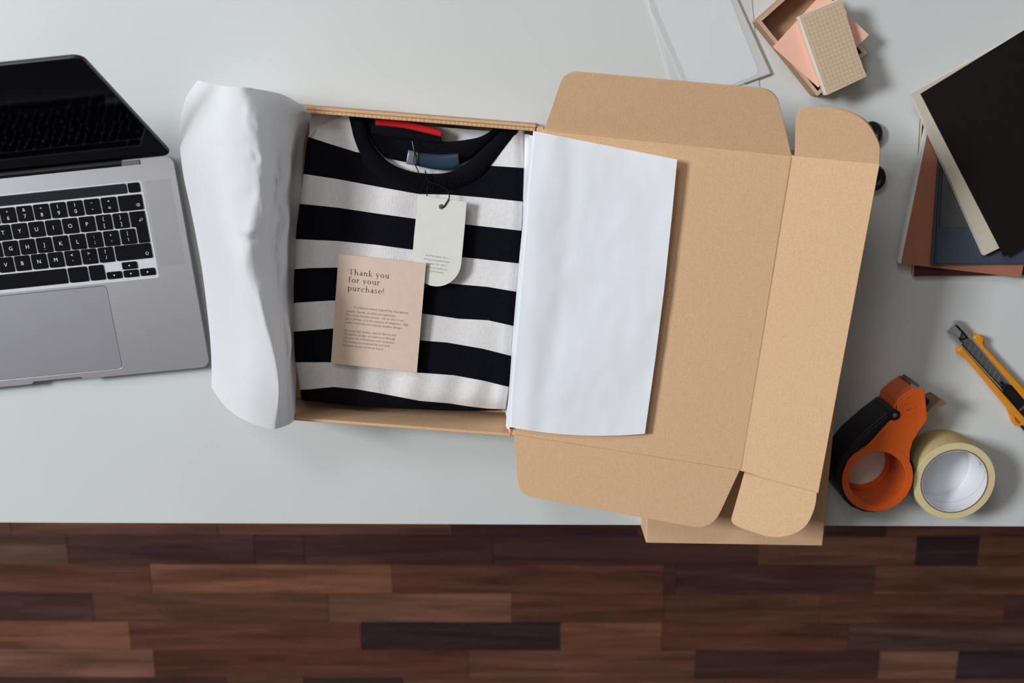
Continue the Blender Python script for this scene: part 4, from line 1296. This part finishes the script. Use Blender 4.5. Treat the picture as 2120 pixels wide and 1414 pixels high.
# hub: a ring wall the roll turns on
hc = sum(whole, Vector())/len(whole)
hr = sum((v - hc).length for v in whole)/len(whole)
bm = bmesh.new(); lathe(bm, [(hr, DZ + .0031), (hr + .0022, DZ + .0031), (hr + .0022, DZ + DH - .0029), (hr, DZ + DH - .0029)], hc.x, hc.y, 56)
smooth_by_angle(mk('hub', bm, 'orange_plastic', disp))
bm = bmesh.new(); lathe(bm, [(hr - .0045, DZ + .0006), (hr - .0002, DZ + .0006), (hr - .0002, DZ + .0052), (hr - .0045, DZ + .0052)], hc.x, hc.y, 56)
tag(smooth_by_angle(mk('hub_ring', bm, 'orange_plastic', disp)), 'inner ring at the foot of the hub')
bm = bmesh.new(); lathe(bm, [(hr, DZ + DH - .0006), (hr + .0075, DZ + DH - .0006), (hr + .0072, DZ + DH + .0006), (hr + .0002, DZ + DH + .0006)], hc.x, hc.y, 56)
tag(smooth_by_angle(mk('hub_ring', bm, 'orange_plastic', disp)), 'raised rim around the hole')
bm = bmesh.new(); lathe(bm, [(hr + .0026, DZ + .0040), (hr + .0074, DZ + .0040), (hr + .0074, DZ + DH - .004), (hr + .0026, DZ + DH - .004)], hc.x, hc.y, 56)
smooth_by_angle(mk('tape_roll', bm, 'brown_tape', disp))
# nose: upright orange walls between the plates
def wall(name, pts, z0, z1, th, m, label=None, parent=disp, h=DH):
    w = [P(*T2(x, y), h) for x, y in pts]
    n = len(w)
    left_, right_ = [], []
    for i, p in enumerate(w):
        d = (w[min(n-1, i+1)] - w[max(0, i-1)]); nn = Vector((-d.y, d.x, 0)).normalized()
        left_.append(Vector((p.x, p.y, DZ + z0)) + nn*th/2); right_.append(Vector((p.x, p.y, DZ + z0)) - nn*th/2)
    bm = bmesh.new(); prism(bm, left_ + right_[::-1], (0, 0, z1 - z0)); bev(bm, min(th*.3, .0006), 1, 50)
    return tag(mk(name, bm, m, parent), label)
wall('nose', [(686, 376), (700, 350), (762, 294), (846, 242)], 0.0031, DH - .0029, 0.003, 'orange_plastic')
wall('nose', [(930, 330), (936, 440), (938, 500), (922, 538)], 0.0031, DH - .0029, 0.0025, 'orange_plastic')
wall('rib', [(682, 374), (668, 400), (664, 450)], 0.0031, DH - .003, 0.002, 'orange_plastic')
# emblem disc moulded into the plate
ec = P(*T2(772, 410), DH)
bm = bmesh.new(); lathe(bm, [(.0068, DZ + DH - .0004), (.0080, DZ + DH - .0004), (.0080, DZ + DH + .0005), (.0068, DZ + DH + .0005)], ec.x, ec.y, 32)
em = mk('round_boss', bm, 'orange_plastic', disp)
rr = random.Random(5)
bm = bmesh.new()
for k in range(14):
    a, r_ = rr.uniform(0, 6.28), rr.uniform(.001, .0055)
    obox(bm, ec + Vector((r_*math.cos(a), r_*math.sin(a), .0002)), Vector((.0008, .0003, 0)), Vector((-.0002, .0004, 0)), UP*.0002)
mk('relief', bm, 'orange_plastic', em)
# navy guard round the roll
guard = [(664, 440), (640, 452), (600, 480), (520, 540), (420, 625), (330, 705), (260, 790), (205, 870), (172, 950), (165, 1040), (180, 1130), (225, 1220), (300, 1285), (390, 1322), (470, 1330), (560, 1318), (650, 1280), (740, 1215), (798, 1130), (822, 1040), (826, 960), (808, 880)]
wall('guard', guard, 0.0004, DH - 0.004, 0.0042, 'navy_plastic')
wall('guard_rim', [(660, 478), (620, 508), (540, 575), (450, 652), (350, 735), (270, 830), (215, 905), (188, 980), (182, 1050), (196, 1130), (240, 1212), (312, 1276)], DH - .012, DH - .0032, 0.009, 'navy_plastic')
bm = bmesh.new(); c = P(*T2(650, 466), DH); tube(bm, [Vector((c.x, c.y, DZ + .004)), Vector((c.x, c.y, DZ + DH + .0012))], 0.0062, 24); bev(bm, .0006, 1, 50)
pvv = mk('pivot', bm, 'navy_plastic', disp)
bm = bmesh.new(); tube(bm, [Vector((c.x, c.y, DZ + DH + .0013)), Vector((c.x, c.y, DZ + DH + .0019))], 0.0024, 16)
tag(mk('pin', bm, 'eyelet', pvv), 'brownish pivot pin')
# cutter holder and toothed blade
wall('blade_holder', [(735, 330), (790, 284), (862, 236)], 0.002, DH - .022, 0.003, 'black_plastic', h=DH + .0)
a, b = P(*T2(868, 226), DH - .002), P(*T2(862, 232), DH - .002)
bd = (P(*T2(905, 226), DH) - P(*T2(850, 244), DH)).normalized()
bm = bmesh.new()
base = P(*T2(868, 234), DH)
pr = [Vector((base.x, base.y, DZ + .004))]
nt_ = 22
for k in range(nt_):
    z = lerp(.004, DH - .004, k/nt_); z2 = lerp(.004, DH - .004, (k + .5)/nt_)
    pr += [Vector((base.x, base.y, DZ + z)) + Vector((.0010, .0020, 0)), Vector((base.x, base.y, DZ + z2)) + Vector((.0017, .0034, 0))]
pr += [Vector((base.x, base.y, DZ + DH - .004)) + Vector((.0010, .0020, 0)), Vector((base.x, base.y, DZ + DH - .004))]
prism(bm, pr, (0.0009, -0.0004, 0))
tag(mk('toothed_blade', bm, 'steel_dark', disp), 'dark toothed cutting blade')
# roller and the loose tail of brown tape, standing on edge
c = P(*T2(922, 345), DH - .006)
bm = bmesh.new(); tube(bm, [Vector((c.x, c.y, DZ + .004)), Vector((c.x, c.y, DZ + DH - .004))], 0.0042, 20); mk('roller', bm, 'black_plastic', disp, smooth=False)
s0, s1 = P(*T2(930, 445), DH - .004), P(*T2(1122, 366), DH - .004)
bm = bmesh.new()
d = s1 - s0
pr = [Vector((s0.x, s0.y, DZ + .004))]
nt_ = 16
for k in range(nt_ + 1):
    z = lerp(.004, DH - .004, k/nt_)
    e = 0.97 + (.03 if k % 2 else 0) + (0.03 if k == 11 else 0)
    pr.append(Vector((s0.x + d.x*e, s0.y + d.y*e, DZ + z)))
pr.append(Vector((s0.x, s0.y, DZ + DH - .004)))
prism(bm, pr, Vector((-d.y, d.x, 0)).normalized()*0.0003)
tag(mk('tape_tail', bm, 'brown_tape', disp), 'loose end of brown tape with a zigzag cut')

# ------------------------------------------------------------------ roll of masking tape
mc = P(1940, 966, 0)
roll = thing('masking_tape', 'roll of cream masking tape lying flat right of the orange dispenser', 'tape', mc)
RO, RI, RH = 0.0472, 0.0378, 0.0485
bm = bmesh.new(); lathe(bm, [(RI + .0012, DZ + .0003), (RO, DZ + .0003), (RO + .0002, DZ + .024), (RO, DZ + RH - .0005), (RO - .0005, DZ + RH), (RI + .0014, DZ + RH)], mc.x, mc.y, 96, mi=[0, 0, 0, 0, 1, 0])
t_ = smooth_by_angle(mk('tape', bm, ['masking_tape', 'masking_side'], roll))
bm = bmesh.new(); lathe(bm, [(RI, DZ + .0003), (RI + .0012, DZ + .0003), (RI + .0012, DZ + RH + .0001), (RI, DZ + RH + .0001)], mc.x, mc.y, 96)
smooth_by_angle(mk('core', bm, 'core_brown', roll))
bm = bmesh.new(); lathe(bm, [(RI - .0006, DZ + .0004), (RI - .00005, DZ + .0004), (RI - .00005, DZ + RH - .0002), (RI - .0006, DZ + RH - .0002)], mc.x, mc.y, 96)
smooth_by_angle(mk('core_lining', bm, 'core_white', roll))
# spiral seam of the lining
bm = bmesh.new()
rows_ = []
for k in range(50):
    a = R(lerp(-150, 20, k/49)); z = lerp(.006, .046, k/49)
    rows_.append([Vector((mc.x + (RI - .0008)*math.cos(a), mc.y + (RI - .0008)*math.sin(a), DZ + z + dz)) for dz in (0, .0005)])
o = mk('seam', sheet(rows_), 'hairline', roll); solid(o, 0.0001)
bm = bmesh.new()
rr = random.Random(2)
for k in range(7):
    a = R(rr.uniform(20, 36)); z = rr.uniform(.037, .0455)
    p0 = Vector((mc.x + (RI - .0012)*math.cos(a), mc.y + (RI - .0012)*math.sin(a), DZ + z))
    tube(bm, [p0, p0 + Vector((-.0012, rr.uniform(-.003, .003), rr.uniform(-.003, .002)))], 0.00016, 4)
tag(mk('torn_fibres', bm, 'core_brown', roll), 'few torn brown fibres in the lining')
